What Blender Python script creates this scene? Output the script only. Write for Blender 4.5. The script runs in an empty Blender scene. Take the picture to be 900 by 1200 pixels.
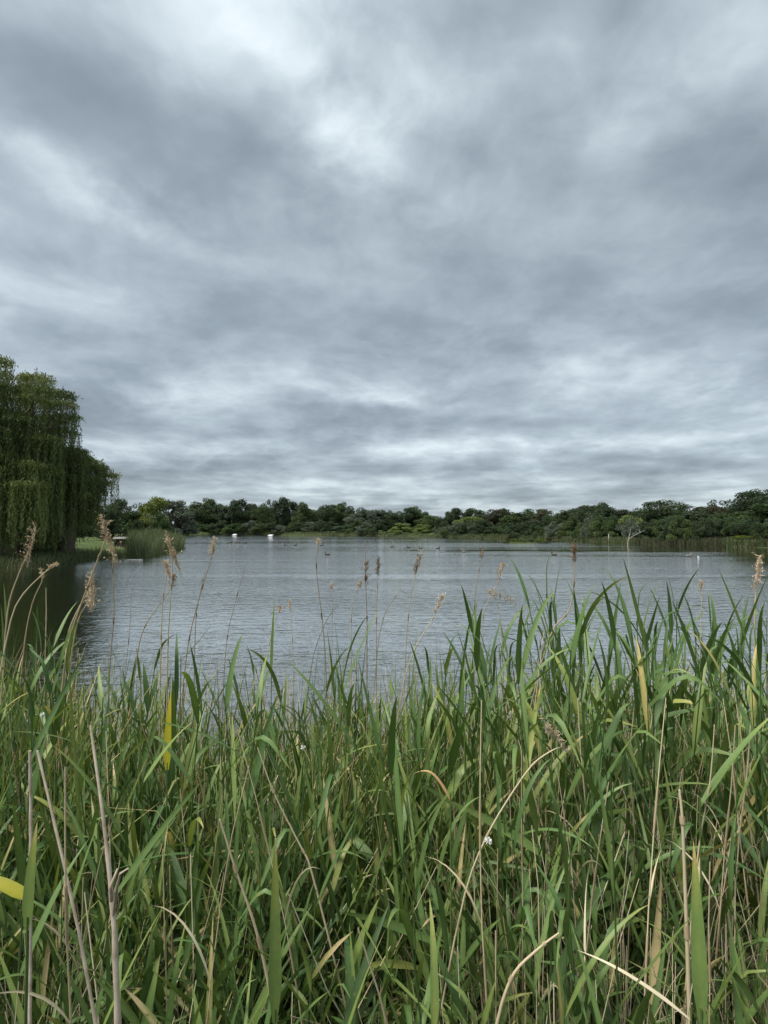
import bpy, math, random
import numpy as np
from mathutils import Vector

R = math.radians
rng = np.random.default_rng(7)
random.seed(7)
scene = bpy.context.scene
COL = scene.collection

# ------------------------------------------------------------------ camera
CAM_Z = 2.5
PITCH = R(1.9)
cam_data = bpy.data.cameras.new('camera')
cam = bpy.data.objects.new('camera', cam_data)
COL.objects.link(cam)
cam.location = (0, 0, CAM_Z)
cam.rotation_euler = (R(90) + PITCH, 0, 0)
cam_data.sensor_fit = 'VERTICAL'
cam_data.angle = R(90)
cam_data.clip_start = 0.02
cam_data.clip_end = 6000
scene.camera = cam

# ------------------------------------------------------------------ colour management
scene.view_settings.view_transform = 'Standard'
scene.view_settings.look = 'None'
scene.view_settings.exposure = 1.95
scene.view_settings.gamma = 1.0
scene.view_settings.use_curve_mapping = False

# ------------------------------------------------------------------ sun (veiled by overcast)
SUN_EL, SUN_AZ = 60.0, -115.0          # azimuth measured from +Y towards +X
sd = bpy.data.lights.new('sun', 'SUN')
sd.energy = 1.5
sd.angle = R(25)
sd.color = (1.0, 0.94, 0.84)
sun = bpy.data.objects.new('sun', sd)
COL.objects.link(sun)
sv = Vector((math.sin(R(SUN_AZ)) * math.cos(R(SUN_EL)), math.cos(R(SUN_AZ)) * math.cos(R(SUN_EL)), math.sin(R(SUN_EL))))
sun.rotation_euler = sv.to_track_quat('Z', 'Y').to_euler()
sun.location = (0, 0, 60)


# ------------------------------------------------------------------ node helper
class NT:
    def __init__(s, tree):
        s.t = tree; s.n = tree.nodes; s.l = tree.links

    def node(s, typ, **kw):
        n = s.n.new(typ)
        for k, v in kw.items():
            setattr(n, k, v)
        return n

    def put(s, sock, v):
        if hasattr(v, 'is_output') or isinstance(v, bpy.types.NodeSocket):
            s.l.new(v, sock)
        else:
            sock.default_value = v

    def math(s, op, a, b=0.0, c=0.0, clamp=False):
        n = s.node('ShaderNodeMath', operation=op, use_clamp=clamp)
        s.put(n.inputs[0], a); s.put(n.inputs[1], b)
        if len(n.inputs) > 2: s.put(n.inputs[2], c)
        return n.outputs[0]

    def vmath(s, op, a, b=(0, 0, 0)):
        n = s.node('ShaderNodeVectorMath', operation=op)
        s.put(n.inputs[0], a); s.put(n.inputs[1], b)
        return n.outputs[0]

    def noise(s, vec, scale, detail=4.0, rough=0.5, dist=0.0):
        n = s.node('ShaderNodeTexNoise')
        s.l.new(vec, n.inputs['Vector'])
        n.inputs['Scale'].default_value = scale
        n.inputs['Detail'].default_value = detail
        n.inputs['Roughness'].default_value = rough
        n.inputs['Distortion'].default_value = dist
        return n

    def ramp(s, fac, stops, interp='LINEAR'):
        n = s.node('ShaderNodeValToRGB')
        n.color_ramp.interpolation = interp
        el = n.color_ramp.elements
        while len(el) < len(stops): el.new(0.5)
        for e, (p, c) in zip(el, stops):
            e.position = p
            e.color = (*c, 1) if len(c) == 3 else c
        s.put(n.inputs[0], fac)
        return n.outputs[0]

    def smooth(s, v, lo, hi):
        n = s.node('ShaderNodeMapRange', interpolation_type='SMOOTHSTEP')
        s.put(n.inputs[0], v)
        n.inputs[1].default_value = lo; n.inputs[2].default_value = hi
        return n.outputs[0]

    def mix(s, fac, a, b):
        n = s.node('ShaderNodeMix', data_type='RGBA')
        s.put(n.inputs[0], fac)
        s.put(n.inputs[6], a if not isinstance(a, tuple) else (*a, 1))
        s.put(n.inputs[7], b if not isinstance(b, tuple) else (*b, 1))
        return n.outputs[2]


# ------------------------------------------------------------------ world: overcast sky
world = bpy.data.worlds.new('World')
scene.world = world
world.use_nodes = True
W = NT(world.node_tree)
W.n.clear()
out = W.node('ShaderNodeOutputWorld')
sky = W.node('ShaderNodeTexSky', sky_type='NISHITA')
sky.sun_disc = False
sky.sun_elevation = R(SUN_EL)
sky.sun_rotation = R(SUN_AZ)
bg_sky = W.node('ShaderNodeBackground')
W.l.new(sky.outputs[0], bg_sky.inputs[0])
bg_sky.inputs[1].default_value = 0.05
tc = W.node('ShaderNodeTexCoord')
sep = W.node('ShaderNodeSeparateXYZ')
W.l.new(tc.outputs['Generated'], sep.inputs[0])
dx, dy, dz = sep.outputs


def sheet(off, z):
    """position in the cloud sheet; a larger offset keeps the lumps thick towards the horizon"""
    zc_ = W.math('ADD', W.math('MAXIMUM', dz, 0.0), off)
    cb_ = W.node('ShaderNodeCombineXYZ')
    W.put(cb_.inputs[0], W.math('DIVIDE', dx, zc_))
    W.put(cb_.inputs[1], W.math('DIVIDE', dy, zc_))
    cb_.inputs[2].default_value = z
    return cb_.outputs[0]


def warped(Pv, scale, amount):
    wn = W.noise(Pv, scale, 4.0, 0.55)
    sc = W.node('ShaderNodeVectorMath', operation='SCALE')
    W.l.new(W.vmath('SUBTRACT', wn.outputs['Color'], (0.5, 0.5, 0.5)), sc.inputs[0])
    sc.inputs['Scale'].default_value = amount
    return W.vmath('ADD', Pv, sc.outputs[0])


PW = warped(sheet(0.075, 3.7), 1.1, 0.42)
PM = warped(sheet(0.21, 1.3), 1.8, 0.36)
PF = warped(sheet(0.30, 8.1), 4.0, 0.16)
big = W.noise(PW, 0.45, 2.0, 0.45).outputs['Fac']
mid = W.noise(PM, 1.65, 7.0, 0.56).outputs['Fac']
lump = W.math('ABSOLUTE', W.math('SUBTRACT', W.noise(PM, 2.5, 4.0, 0.5).outputs['Fac'], 0.5))
fine = W.noise(PF, 7.0, 6.0, 0.55).outputs['Fac']


def sky_p(px, py):
    v = Vector(((px - 450) / 600, 1.0, (620 - py) / 600)).normalized()
    z = max(v.z, 0) + 0.075
    return v.x / z, v.y / z


# thin places of the cloud sheet (position in the sheet, radii, rotation, strength)
HOLES = [((390, 70), .42, .24, 60, .14), ((410, 160), .17, .08, 60, .30), ((340, 55), .26, .12, 60, .11), ((480, 60), .20, .12, 30, .12), ((60, 170), .30, .085, 32, .30), ((140, 235), .18, .08, 35, .24),
         ((250, 285), .20, .07, 30, .13), ((510, 240), .08, .08, 0, .14), ((720, 150), .17, .08, -10, .17), ((840, 60), .15, .10, 0, .10), ((460, 470), .32, .26, 0, .32),
         ((195, 465), .40, .22, 0, .12), ((690, 430), .40, .18, 0, .11), ((890, 470), .6, .3, 0, .13), ((640, 520), 1.2, .35, 0, .12), ((250, 530), 1.2, .4, 0, .12), ((750, 340), .2, .12, 0, .07)]
# thick, dark places
DARKS = [((190, 115), .24, .10, 38, .17), ((60, 60), .2, .12, 20, .10), ((340, 370), .45, .25, 0, .16), ((620, 320), .42, .25, 0, .14), ((860, 370), .4, .25, 0, .15), ((565, 130), .12, .12, 0, .09),
         ((640, 200), .2, .15, 0, .06), ((570, 495), .7, .2, 0, .17), ((110, 400), .35, .25, 0, .11), ((50, 300), .25, .10, 30, .12), ((830, 200), .15, .1, 0, .08), ((850, 500), .7, .2, 0, .08)]


def blob(px_py, rx, ry, rot, k):
    cx, cy = sky_p(*px_py)
    m = W.node('ShaderNodeMapping', vector_type='TEXTURE')
    W.l.new(PW, m.inputs[0])
    m.inputs[1].default_value = (cx, cy, 3.7)
    m.inputs[2].default_value = (0, 0, R(rot))
    m.inputs[3].default_value = (rx, ry, 1000)
    ln = W.node('ShaderNodeVectorMath', operation='LENGTH')
    W.l.new(m.outputs[0], ln.inputs[0])
    g = W.math('POWER', 2.718, W.math('MULTIPLY', W.math('MULTIPLY', ln.outputs['Value'], ln.outputs['Value']), -1.0))
    return W.math('MULTIPLY', W.math('MULTIPLY', g, k), W.smooth(mid, 0.22, 0.72))


acc = W.math('ADD', W.math('MULTIPLY', W.math('SUBTRACT', big, 0.5), 0.30), W.math('MULTIPLY', W.math('SUBTRACT', mid, 0.5), 1.15))
acc = W.math('ADD', acc, W.math('MULTIPLY', W.math('SUBTRACT', fine, 0.5), 0.36))
acc = W.math('SUBTRACT', acc, W.math('MULTIPLY', W.math('SUBTRACT', lump, 0.09), 0.75))
acc = W.math('ADD', acc, 0.435)
for h in HOLES: acc = W.math('ADD', acc, blob(*h[:4], h[4] * 2.0))
for d in DARKS: acc = W.math('SUBTRACT', acc, blob(*d[:4], d[4] * 1.7))
# flat bases of far banks of cloud, stacked in rows
strat = W.noise(warped(sheet(0.045, 5.5), 0.9, 0.5), 0.62, 5.0, 0.52).outputs['Fac']
low = W.math('SUBTRACT', 1.0, W.smooth(dz, 0.14, 0.42))
acc = W.math('ADD', acc, W.math('MULTIPLY', W.math('MULTIPLY', W.math('SUBTRACT', strat, 0.5), 1.15), low))
acc = W.math('SUBTRACT', acc, W.math('MULTIPLY', low, 0.05))
# pale band low on the horizon
acc = W.math('ADD', acc, W.math('MULTIPLY', W.math('SUBTRACT', 1.0, W.smooth(dz, 0.0, 0.16)), 0.10))
cloud = W.ramp(acc, [(0.0, (.055, .066, .076)), (0.28, (.084, .100, .114)), (0.50, (.119, .140, .155)),
                     (0.75, (.176, .201, .215)), (1.0, (.240, .264, .276))])
# the overcast is brighter straight overhead than near the horizon
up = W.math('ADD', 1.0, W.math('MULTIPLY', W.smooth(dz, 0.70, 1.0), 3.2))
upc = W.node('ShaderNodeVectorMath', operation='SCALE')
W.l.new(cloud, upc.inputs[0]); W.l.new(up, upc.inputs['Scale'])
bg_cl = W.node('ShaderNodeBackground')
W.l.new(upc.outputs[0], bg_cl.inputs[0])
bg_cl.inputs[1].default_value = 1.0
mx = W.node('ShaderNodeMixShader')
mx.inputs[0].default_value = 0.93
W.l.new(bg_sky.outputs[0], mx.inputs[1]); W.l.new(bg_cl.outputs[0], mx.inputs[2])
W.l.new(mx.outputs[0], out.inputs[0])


# ------------------------------------------------------------------ materials
def new_mat(name):
    m = bpy.data.materials.new(name)
    m.use_nodes = True
    t = NT(m.node_tree)
    t.n.clear()
    o = t.node('ShaderNodeOutputMaterial')
    return m, t, o


def leaf_mat(name, stops, transl=0.3, rough=0.45, spec=0.35, tcol=None, streak=0.0, spots=0.0):
    """stops: colours over the per-leaf 'tint' value 0..1; the tip/wear variation comes from the plants themselves"""
    m, t, o = new_mat(name)
    a = t.node('ShaderNodeAttribute', attribute_name='tint')
    oi = t.node('ShaderNodeObjectInfo')
    f = t.math('ADD', a.outputs['Fac'], t.math('MULTIPLY', t.math('SUBTRACT', oi.outputs['Random'], 0.5), 0.25))
    g = t.node('ShaderNodeNewGeometry')
    nz = t.noise(g.outputs['Position'], 9.0, 3.0, 0.6)
    f = t.math('ADD', f, t.math('MULTIPLY', t.math('SUBTRACT', nz.outputs['Fac'], 0.5), 0.3), clamp=True)
    col = t.ramp(f, stops)
    if spots:
        nz3 = t.noise(g.outputs['Position'], 55.0, 3.0, 0.65)
        col = t.mix(t.math('MULTIPLY', t.smooth(nz3.outputs['Fac'], 0.62, 0.72), spots), col, (.17, .115, .045))
    if streak:
        nz2 = t.noise(g.outputs['Position'], 120.0, 2.0, 0.6)
        col2 = t.node('ShaderNodeVectorMath', operation='SCALE')
        t.l.new(col, col2.inputs[0])
        t.put(col2.inputs['Scale'], t.math('ADD', 1.0 - streak / 2, t.math('MULTIPLY', nz2.outputs['Fac'], streak)))
        col = col2.outputs[0]
    p = t.node('ShaderNodeBsdfPrincipled')
    t.l.new(col, p.inputs['Base Color'])
    p.inputs['Roughness'].default_value = rough
    p.inputs['Specular IOR Level'].default_value = spec
    if transl > 0:
        tr = t.node('ShaderNodeBsdfTranslucent')
        if tcol is None:
            sc_ = t.node('ShaderNodeVectorMath', operation='MULTIPLY')
            t.l.new(col, sc_.inputs[0]); sc_.inputs[1].default_value = (1.6, 1.55, 0.8)
            t.l.new(sc_.outputs[0], tr.inputs[0])
        else:
            tr.inputs[0].default_value = (*tcol, 1)
        mxs = t.node('ShaderNodeMixShader')
        mxs.inputs[0].default_value = transl
        t.l.new(p.outputs[0], mxs.inputs[1]); t.l.new(tr.outputs[0], mxs.inputs[2])
        t.l.new(mxs.outputs[0], o.inputs[0])
    else:
        t.l.new(p.outputs[0], o.inputs[0])
    return m


def plain_mat(name, c1, c2, scale=6.0, rough=0.8, spec=0.2, bump=0.0):
    m, t, o = new_mat(name)
    tcn = t.node('ShaderNodeTexCoord')
    nz = t.noise(tcn.outputs['Object'], scale, 5.0, 0.6)
    col = t.ramp(nz.outputs['Fac'], [(0.3, c1), (0.7, c2)])
    p = t.node('ShaderNodeBsdfPrincipled')
    t.l.new(col, p.inputs['Base Color'])
    p.inputs['Roughness'].default_value = rough
    p.inputs['Specular IOR Level'].default_value = spec
    if bump:
        b = t.node('ShaderNodeBump')
        b.inputs['Strength'].default_value = bump
        t.l.new(nz.outputs['Fac'], b.inputs['Height'])
        t.l.new(b.outputs[0], p.inputs['Normal'])
    t.l.new(p.outputs[0], o.inputs[0])
    return m


M = {}
M['reed'] = leaf_mat('reed_leaf', [(0.0, (.026, .056, .020)), (0.45, (.070, .128, .038)), (0.75, (.130, .190, .054)), (0.93, (.22, .24, .06)), (1.0, (.36, .29, .11))], 0.17, 0.48, 0.28, streak=0.35, spots=0.6)
M['grass'] = leaf_mat('grass_blade', [(0.0, (.022, .048, .016)), (0.5, (.072, .126, .036)), (0.80, (.145, .196, .052)), (0.94, (.25, .24, .09)), (1.0, (.40, .32, .17))], 0.17, 0.48, 0.28, streak=0.35, spots=0.6)
M['straw'] = leaf_mat('dry_straw', [(0.0, (.13, .095, .06)), (0.35, (.33, .26, .16)), (0.75, (.54, .45, .30)), (1.0, (.70, .62, .46))], 0.12, 0.6, 0.25)
M['plume'] = leaf_mat('seed_plume', [(0.0, (.24, .17, .125)), (0.5, (.46, .36, .28)), (1.0, (.66, .57, .47))], 0.25, 0.8, 0.1)
M['brown'] = leaf_mat('brown_seed', [(0.0, (.085, .055, .035)), (0.6, (.21, .15, .10)), (1.0, (.36, .27, .19))], 0.15, 0.8, 0.1)
M['yellow'] = leaf_mat('yellow_leaf', [(0.0, (.13, .19, .03)), (0.45, (.34, .31, .03)), (0.8, (.46, .37, .04)), (1.0, (.50, .36, .08))], 0.35, 0.45, 0.35, streak=0.2)
M['orange'] = leaf_mat('orange_leaf', [(0.0, (.36, .20, .08)), (0.5, (.52, .32, .15)), (1.0, (.62, .45, .25))], 0.25, 0.55, 0.3, streak=0.3)
M['willow'] = leaf_mat('willow_leaf', [(0.0, (.026, .042, .014)), (0.5, (.057, .082, .024)), (1.0, (.115, .14, .042))], 0.22, 0.55, 0.25)
M['dark'] = leaf_mat('dark_foliage', [(0.0, (.020, .035, .018)), (0.5, (.034, .055, .026)), (1.0, (.055, .080, .034))], 0.15, 0.6, 0.2)
M['mid'] = leaf_mat('mid_foliage', [(0.0, (.026, .046, .018)), (0.5, (.046, .076, .028)), (1.0, (.076, .108, .036))], 0.2, 0.6, 0.2)
M['olive'] = leaf_mat('olive_foliage', [(0.0, (.055, .075, .018)), (0.5, (.105, .130, .026)), (1.0, (.17, .19, .035))], 0.2, 0.6, 0.2)
M['grey'] = leaf_mat('grey_foliage', [(0.0, (.040, .055, .040)), (0.5, (.068, .088, .064)), (1.0, (.105, .128, .092))], 0.15, 0.6, 0.25)
M['pale'] = leaf_mat('pale_foliage', [(0.0, (.065, .10, .032)), (0.5, (.115, .160, .050)), (1.0, (.17, .21, .070))], 0.2, 0.6, 0.2)
M['russet'] = leaf_mat('russet_foliage', [(0.0, (.028, .035, .020)), (0.5, (.050, .053, .030)), (1.0, (.078, .076, .042))], 0.15, 0.6, 0.2)
M['bedreed'] = leaf_mat('bed_reed', [(0.0, (.028, .052, .024)), (0.5, (.055, .090, .040)), (0.85, (.085, .115, .045)), (1.0, (.16, .13, .08))], 0.2, 0.55, 0.25)
M['tanreed'] = leaf_mat('tan_reed', [(0.0, (.030, .045, .022)), (0.5, (.052, .060, .030)), (1.0, (.10, .085, .055))], 0.2, 0.6, 0.2)
M['bark'] = plain_mat('bark', (.045, .036, .028), (.095, .078, .06), 5, 0.9, 0.15, 0.4)
M['deadwood'] = plain_mat('dead_wood', (.24, .19, .135), (.48, .41, .32), 30, 0.85, 0.2, 0.4)
M['palewood'] = plain_mat('pale_wood', (.30, .28, .25), (.44, .42, .38), 4, 0.8, 0.2)
M['white'] = plain_mat('white_paint', (.60, .61, .62), (.70, .70, .70), 3, 0.5, 0.4)
M['greypaint'] = plain_mat('grey_float', (.30, .31, .32), (.40, .40, .40), 3, 0.6, 0.4)
M['concrete'] = plain_mat('concrete', (.27, .27, .25), (.40, .39, .37), 2, 0.85, 0.2, 0.2)
M['timber'] = plain_mat('dark_timber', (.050, .044, .038), (.09, .078, .066), 4, 0.85, 0.2, 0.3)
M['plank'] = plain_mat('weathered_plank', (.30, .30, .27), (.46, .45, .40), 5, 0.8, 0.2)
M['duck'] = plain_mat('duck_feathers', (.018, .016, .014), (.05, .042, .034), 20, 0.6, 0.3)
M['duckgrey'] = plain_mat('grey_feathers', (.10, .09, .08), (.19, .17, .15), 20, 0.6, 0.3)
M['whitefeather'] = plain_mat('white_feathers', (.72, .72, .70), (.80, .80, .78), 20, 0.6, 0.3)
M['beak'] = plain_mat('beak', (.42, .30, .06), (.52, .38, .10), 20, 0.4, 0.4)
M['petal'] = plain_mat('white_petal', (.66, .66, .60), (.78, .78, .74), 30, 0.6, 0.3)


# ground: short grass, bare mud at the waterline, plant litter where the reeds stand
m, t, o = new_mat('bank_ground')
g = t.node('ShaderNodeNewGeometry')
n1 = t.noise(g.outputs['Position'], 0.35, 6.0, 0.65)
n2 = t.noise(g.outputs['Position'], 14.0, 5.0, 0.7)
turf = t.ramp(n1.outputs['Fac'], [(0.3, (.042, .062, .022)), (0.6, (.066, .088, .030)), (0.8, (.085, .10, .04))])
lit = t.ramp(n2.outputs['Fac'], [(0.35, (.010, .008, .006)), (0.55, (.026, .020, .014)), (0.72, (.06, .046, .030))])
at_ = t.node('ShaderNodeAttribute', attribute_name='litter')
c = t.mix(at_.outputs['Fac'], turf, lit)
p = t.node('ShaderNodeBsdfPrincipled')
t.l.new(c, p.inputs['Base Color']); p.inputs['Roughness'].default_value = 0.95
p.inputs['Specular IOR Level'].default_value = 0.1
b = t.node('ShaderNodeBump'); b.inputs['Strength'].default_value = 0.6; b.inputs['Distance'].default_value = 0.03
t.l.new(n2.outputs['Fac'], b.inputs['Height']); t.l.new(b.outputs[0], p.inputs['Normal'])
t.l.new(p.outputs[0], o.inputs[0])
M['ground'] = m

# water: dark pond water, ripples, calmer slicks
m, t, o = new_mat('pond_water')
g = t.node('ShaderNodeNewGeometry')
pos = g.outputs['Position']


def mapped(scale, rot=0.0):
    mp = t.node('ShaderNodeMapping')
    t.l.new(pos, mp.inputs[0])
    mp.inputs[2].default_value = (0, 0, R(rot))
    mp.inputs[3].default_value = scale
    return mp.outputs[0]


w1 = t.noise(mapped((1.0, 2.6, 1), 8), 1.5, 3.0, 0.55, 0.4).outputs['Fac']
w2 = t.noise(mapped((1.0, 2.2, 1), -14), 5.2, 3.0, 0.55, 0.3).outputs['Fac']
w3 = t.noise(mapped((0.12, 0.55, 1), 4), 1.0, 3.0, 0.5).outputs['Fac']
slick = t.noise(mapped((0.012, 0.085, 1), 3), 1.0, 3.0, 0.6, 0.3).outputs['Fac']
calm = t.smooth(slick, 0.36, 0.62)                       # 0 calm slick, 1 rippled
sp = t.node('ShaderNodeSeparateXYZ'); t.l.new(pos, sp.inputs[0])
# sheltered water: lee of the willow bank and under the wood on the far right bank
shl = t.math('MULTIPLY', t.smooth(t.math('ADD', sp.outputs[0], t.math('MULTIPLY', sp.outputs[1], 0.62)), 1.5, -1.5), 0.55)
shr = t.smooth(t.math('SUBTRACT', sp.outputs[0], t.math('MULTIPLY', sp.outputs[1], 0.60)), -1.0, 8.0)
amp = t.math('ADD', 0.32, t.math('MULTIPLY', calm, 0.78))
amp = t.math('MULTIPLY', amp, t.math('SUBTRACT', 1.0, shl))
amp = t.math('MULTIPLY', amp, t.math('SUBTRACT', 1.0, t.math('MULTIPLY', shr, 0.9)))
# a calm lane with ruffled edges in front of the island, running to the right bank
ln = t.math('SUBTRACT', sp.outputs[1], t.math('ADD', 55.0, t.math('MULTIPLY', w3, 8.0)))
lane = t.math('MULTIPLY', t.smooth(t.math('ABSOLUTE', ln), 3.8, 2.6), t.smooth(sp.outputs[0], -6.0, 9.0))
amp = t.math('MULTIPLY', amp, t.math('SUBTRACT', 1.0, t.math('MULTIPLY', lane, 0.75)))
h = t.math('ADD', t.math('MULTIPLY', w1, 0.055), t.math('MULTIPLY', w2, 0.013))
h = t.math('ADD', h, t.math('MULTIPLY', w3, 0.03))
h = t.math('MULTIPLY', h, amp)
b = t.node('ShaderNodeBump'); b.inputs['Strength'].default_value = 1.0; b.inputs['Distance'].default_value = 1.0
t.l.new(h, b.inputs['Height'])
fr = t.node('ShaderNodeFresnel'); fr.inputs['IOR'].default_value = 1.40
t.l.new(b.outputs[0], fr.inputs['Normal'])
fac = t.math('SUBTRACT', 1.0, t.math('POWER', t.math('SUBTRACT', 1.0, fr.outputs[0]), 5.0))
df = t.node('ShaderNodeBsdfDiffuse'); df.inputs[0].default_value = (.010, .013, .008, 1)
gl = t.node('ShaderNodeBsdfGlossy'); gl.inputs[0].default_value = (.99, .98, .96, 1); gl.inputs[1].default_value = 0.05
t.l.new(b.outputs[0], gl.inputs['Normal'])
mxs = t.node('ShaderNodeMixShader')
t.l.new(fac, mxs.inputs[0]); t.l.new(df.outputs[0], mxs.inputs[1]); t.l.new(gl.outputs[0], mxs.inputs[2])
t.l.new(mxs.outputs[0], o.inputs[0])
M['water'] = m


# ------------------------------------------------------------------ mesh helpers
class MB:
    def __init__(s):
        s.v = []; s.f = []; s.t = []; s.m = []; s.n = 0

    def add(s, verts, faces, tint=0.5, mi=0):
        """verts (N,3), faces (K,3|4) int, tint scalar or (N,)"""
        verts = np.asarray(verts, dtype=np.float64).reshape(-1, 3)
        faces = np.asarray(faces, dtype=np.int64)
        s.v.append(verts); s.f.append(faces + s.n)
        s.t.append(np.broadcast_to(np.asarray(tint, dtype=np.float64), (len(verts),)).copy())
        s.m.append(np.full(len(faces), mi, dtype=np.int32))
        s.n += len(verts)

    def mesh(s, name, mats, smooth=True):
        me = bpy.data.meshes.new(name)
        v = np.concatenate(s.v)
        me.vertices.add(len(v)); me.vertices.foreach_set('co', v.astype(np.float32).ravel())
        loops = np.concatenate([f.ravel() for f in s.f])
        tot = np.concatenate([np.full(len(f), f.shape[1], dtype=np.int32) for f in s.f])
        start = np.concatenate([[0], np.cumsum(tot)[:-1]]).astype(np.int32)
        me.loops.add(len(loops)); me.loops.foreach_set('vertex_index', loops.astype(np.int32))
        me.polygons.add(len(tot))
        me.polygons.foreach_set('loop_start', start)
        me.polygons.foreach_set('loop_total', tot)
        me.polygons.foreach_set('material_index', np.concatenate(s.m))
        me.polygons.foreach_set('use_smooth', np.full(len(tot), smooth))
        a = me.attributes.new('tint', 'FLOAT', 'POINT')
        a.data.foreach_set('value', np.concatenate(s.t).astype(np.float32))
        for mt in (mats if isinstance(mats, (list, tuple)) else [mats]): me.materials.append(mt)
        me.update(calc_edges=True)
        me.validate()
        return me

    def build(s, name, mats, parent=None, smooth=True):
        o = bpy.data.objects.new(name, s.mesh(name, mats, smooth))
        COL.objects.link(o)
        if parent: o.parent = parent
        return o

    # --- simple solids
    def box(s, c, size, tint=0.5, mi=0, rz=0.0, shear=0.0, bev=0.0):
        cx, cy, cz = c; sx, sy, sz = [k / 2 for k in size]
        pts = []
        for z in (-sz, sz):
            k = 1.0 if z < 0 or not bev else 1 - bev
            for x, y in ((-sx, -sy), (sx, -sy), (sx, sy), (-sx, sy)):
                X, Y = x * k + shear * z, y * k
                pts.append((cx + X * math.cos(rz) - Y * math.sin(rz), cy + X * math.sin(rz) + Y * math.cos(rz), cz + z))
        s.add(pts, [(0, 3, 2, 1), (4, 5, 6, 7), (0, 1, 5, 4), (1, 2, 6, 5), (2, 3, 7, 6), (3, 0, 4, 7)], tint, mi)

    def tube(s, pts, rad, sides=6, tint=0.5, mi=0, cap=True):
        pts = np.asarray(pts, float); n = len(pts)
        rad = np.broadcast_to(np.asarray(rad, float), (n,))
        tg = np.gradient(pts, axis=0)
        tg /= np.linalg.norm(tg, axis=1, keepdims=True) + 1e-9
        ref = np.array([1.0, 0.13, 0.07]) if abs(tg[0][0]) < 0.8 else np.array([0.1, 1.0, 0.07])
        e1 = np.cross(tg, ref); e1 /= np.linalg.norm(e1, axis=1, keepdims=True) + 1e-9
        e2 = np.cross(tg, e1)
        an = np.arange(sides) * 2 * math.pi / sides
        ring = (e1[:, None, :] * np.cos(an)[None, :, None] + e2[:, None, :] * np.sin(an)[None, :, None]) * rad[:, None, None] + pts[:, None, :]
        fs = []
        for i in range(n - 1):
            for j in range(sides):
                k = (j + 1) % sides
                fs.append((i * sides + j, i * sides + k, (i + 1) * sides + k, (i + 1) * sides + j))
        tt = tint if np.isscalar(tint) else np.repeat(np.asarray(tint), sides)
        s.add(ring.reshape(-1, 3), fs, tt, mi)
        if cap:
            s.add(np.vstack([ring[-1], pts[-1:] + tg[-1:] * rad[-1] * 0.5]), [(j, (j + 1) % sides, sides) for j in range(sides)], tint if np.isscalar(tint) else tint[-1], mi)

    def loft(s, rings, tint=0.5, mi=0):
        """rings: list of (k,3) arrays, closed tips"""
        k = len(rings[0]); v = np.concatenate(rings); fs = []
        for i in range(len(rings) - 1):
            for j in range(k):
                q = (j + 1) % k
                fs.append((i * k + j, i * k + q, (i + 1) * k + q, (i + 1) * k + j))
        s.add(v, fs, tint, mi)

    # --- many ribbons (leaf blades) at once
    def ribbons(s, base, az, length, width, lean, curl, twist=0.0, seg=6, fold=0.25, tint=0.5, prof='blade', kink=0.0, kt=0.6, mi=0, tip=0.0):
        base = np.asarray(base, float).reshape(-1, 3); N = len(base)
        B = lambda x: np.broadcast_to(np.asarray(x, float), (N,))
        az, length, width, lean, curl, twist, tint, kink, kt = map(B, (az, length, width, lean, curl, twist, tint, kink, kt))
        tt = np.linspace(0, 1, seg + 1)
        th = lean[:, None] + curl[:, None] * tt[None] ** 1.5
        th = th + kink[:, None] / (1 + np.exp(-(tt[None] - kt[:, None]) * 30))
        st = length[:, None] / seg
        hs = np.sin(th) * st; vs = np.cos(th) * st
        hx = np.concatenate([np.zeros((N, 1)), np.cumsum((hs[:, :-1] + hs[:, 1:]) / 2, 1)], 1)
        vz = np.concatenate([np.zeros((N, 1)), np.cumsum((vs[:, :-1] + vs[:, 1:]) / 2, 1)], 1)
        d = np.stack([np.sin(az), np.cos(az), np.zeros(N)], 1)
        side = np.stack([np.cos(az), -np.sin(az), np.zeros(N)], 1)
        c = base[:, None, :] + d[:, None, :] * hx[..., None] + np.array([0, 0, 1.0]) * vz[..., None]
        nrm = -d[:, None, :] * np.cos(th)[..., None] + np.array([0, 0, 1.0]) * np.sin(th)[..., None]
        tw = twist[:, None] * tt[None]
        sv_ = side[:, None, :] * np.cos(tw)[..., None] + nrm * np.sin(tw)[..., None]
        nv = nrm * np.cos(tw)[..., None] - side[:, None, :] * np.sin(tw)[..., None]
        if prof == 'blade':
            wp = np.minimum(1, 0.35 + tt * 3.2) * (1 - tt ** 2.2) ** 0.9
        elif prof == 'lance':
            wp = np.minimum(1, 0.5 + tt * 2.5) * (1 - tt ** 1.5)
        else:
            wp = np.ones_like(tt) * (1 - 0.7 * tt)
        wp[-1] = max(wp[-1], 0.02)
        w = width[:, None] * wp[None] / 2
        L = c - sv_ * w[..., None] + nv * (fold * w)[..., None]
        Rr = c + sv_ * w[..., None] + nv * (fold * w)[..., None]
        V = np.stack([L, c, Rr], 2)                   # N, seg+1, 3, 3
        idx = np.arange(N * (seg + 1) * 3).reshape(N, seg + 1, 3)
        f1 = np.stack([idx[:, :-1, 0], idx[:, :-1, 1], idx[:, 1:, 1], idx[:, 1:, 0]], -1).reshape(-1, 4)
        f2 = np.stack([idx[:, :-1, 1], idx[:, :-1, 2], idx[:, 1:, 2], idx[:, 1:, 1]], -1).reshape(-1, 4)
        T = np.clip(tint[:, None] + np.broadcast_to(np.asarray(tip, float), (N,))[:, None] * np.maximum(0, tt[None] - 0.6), 0, 1)
        T = np.repeat(T[..., None], 3, 2); T[..., 1] = np.clip(T[..., 1] + 0.10, 0, 1)
        s.add(V.reshape(-1, 3), np.concatenate([f1, f2]), T.ravel(), mi)
        return c

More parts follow.
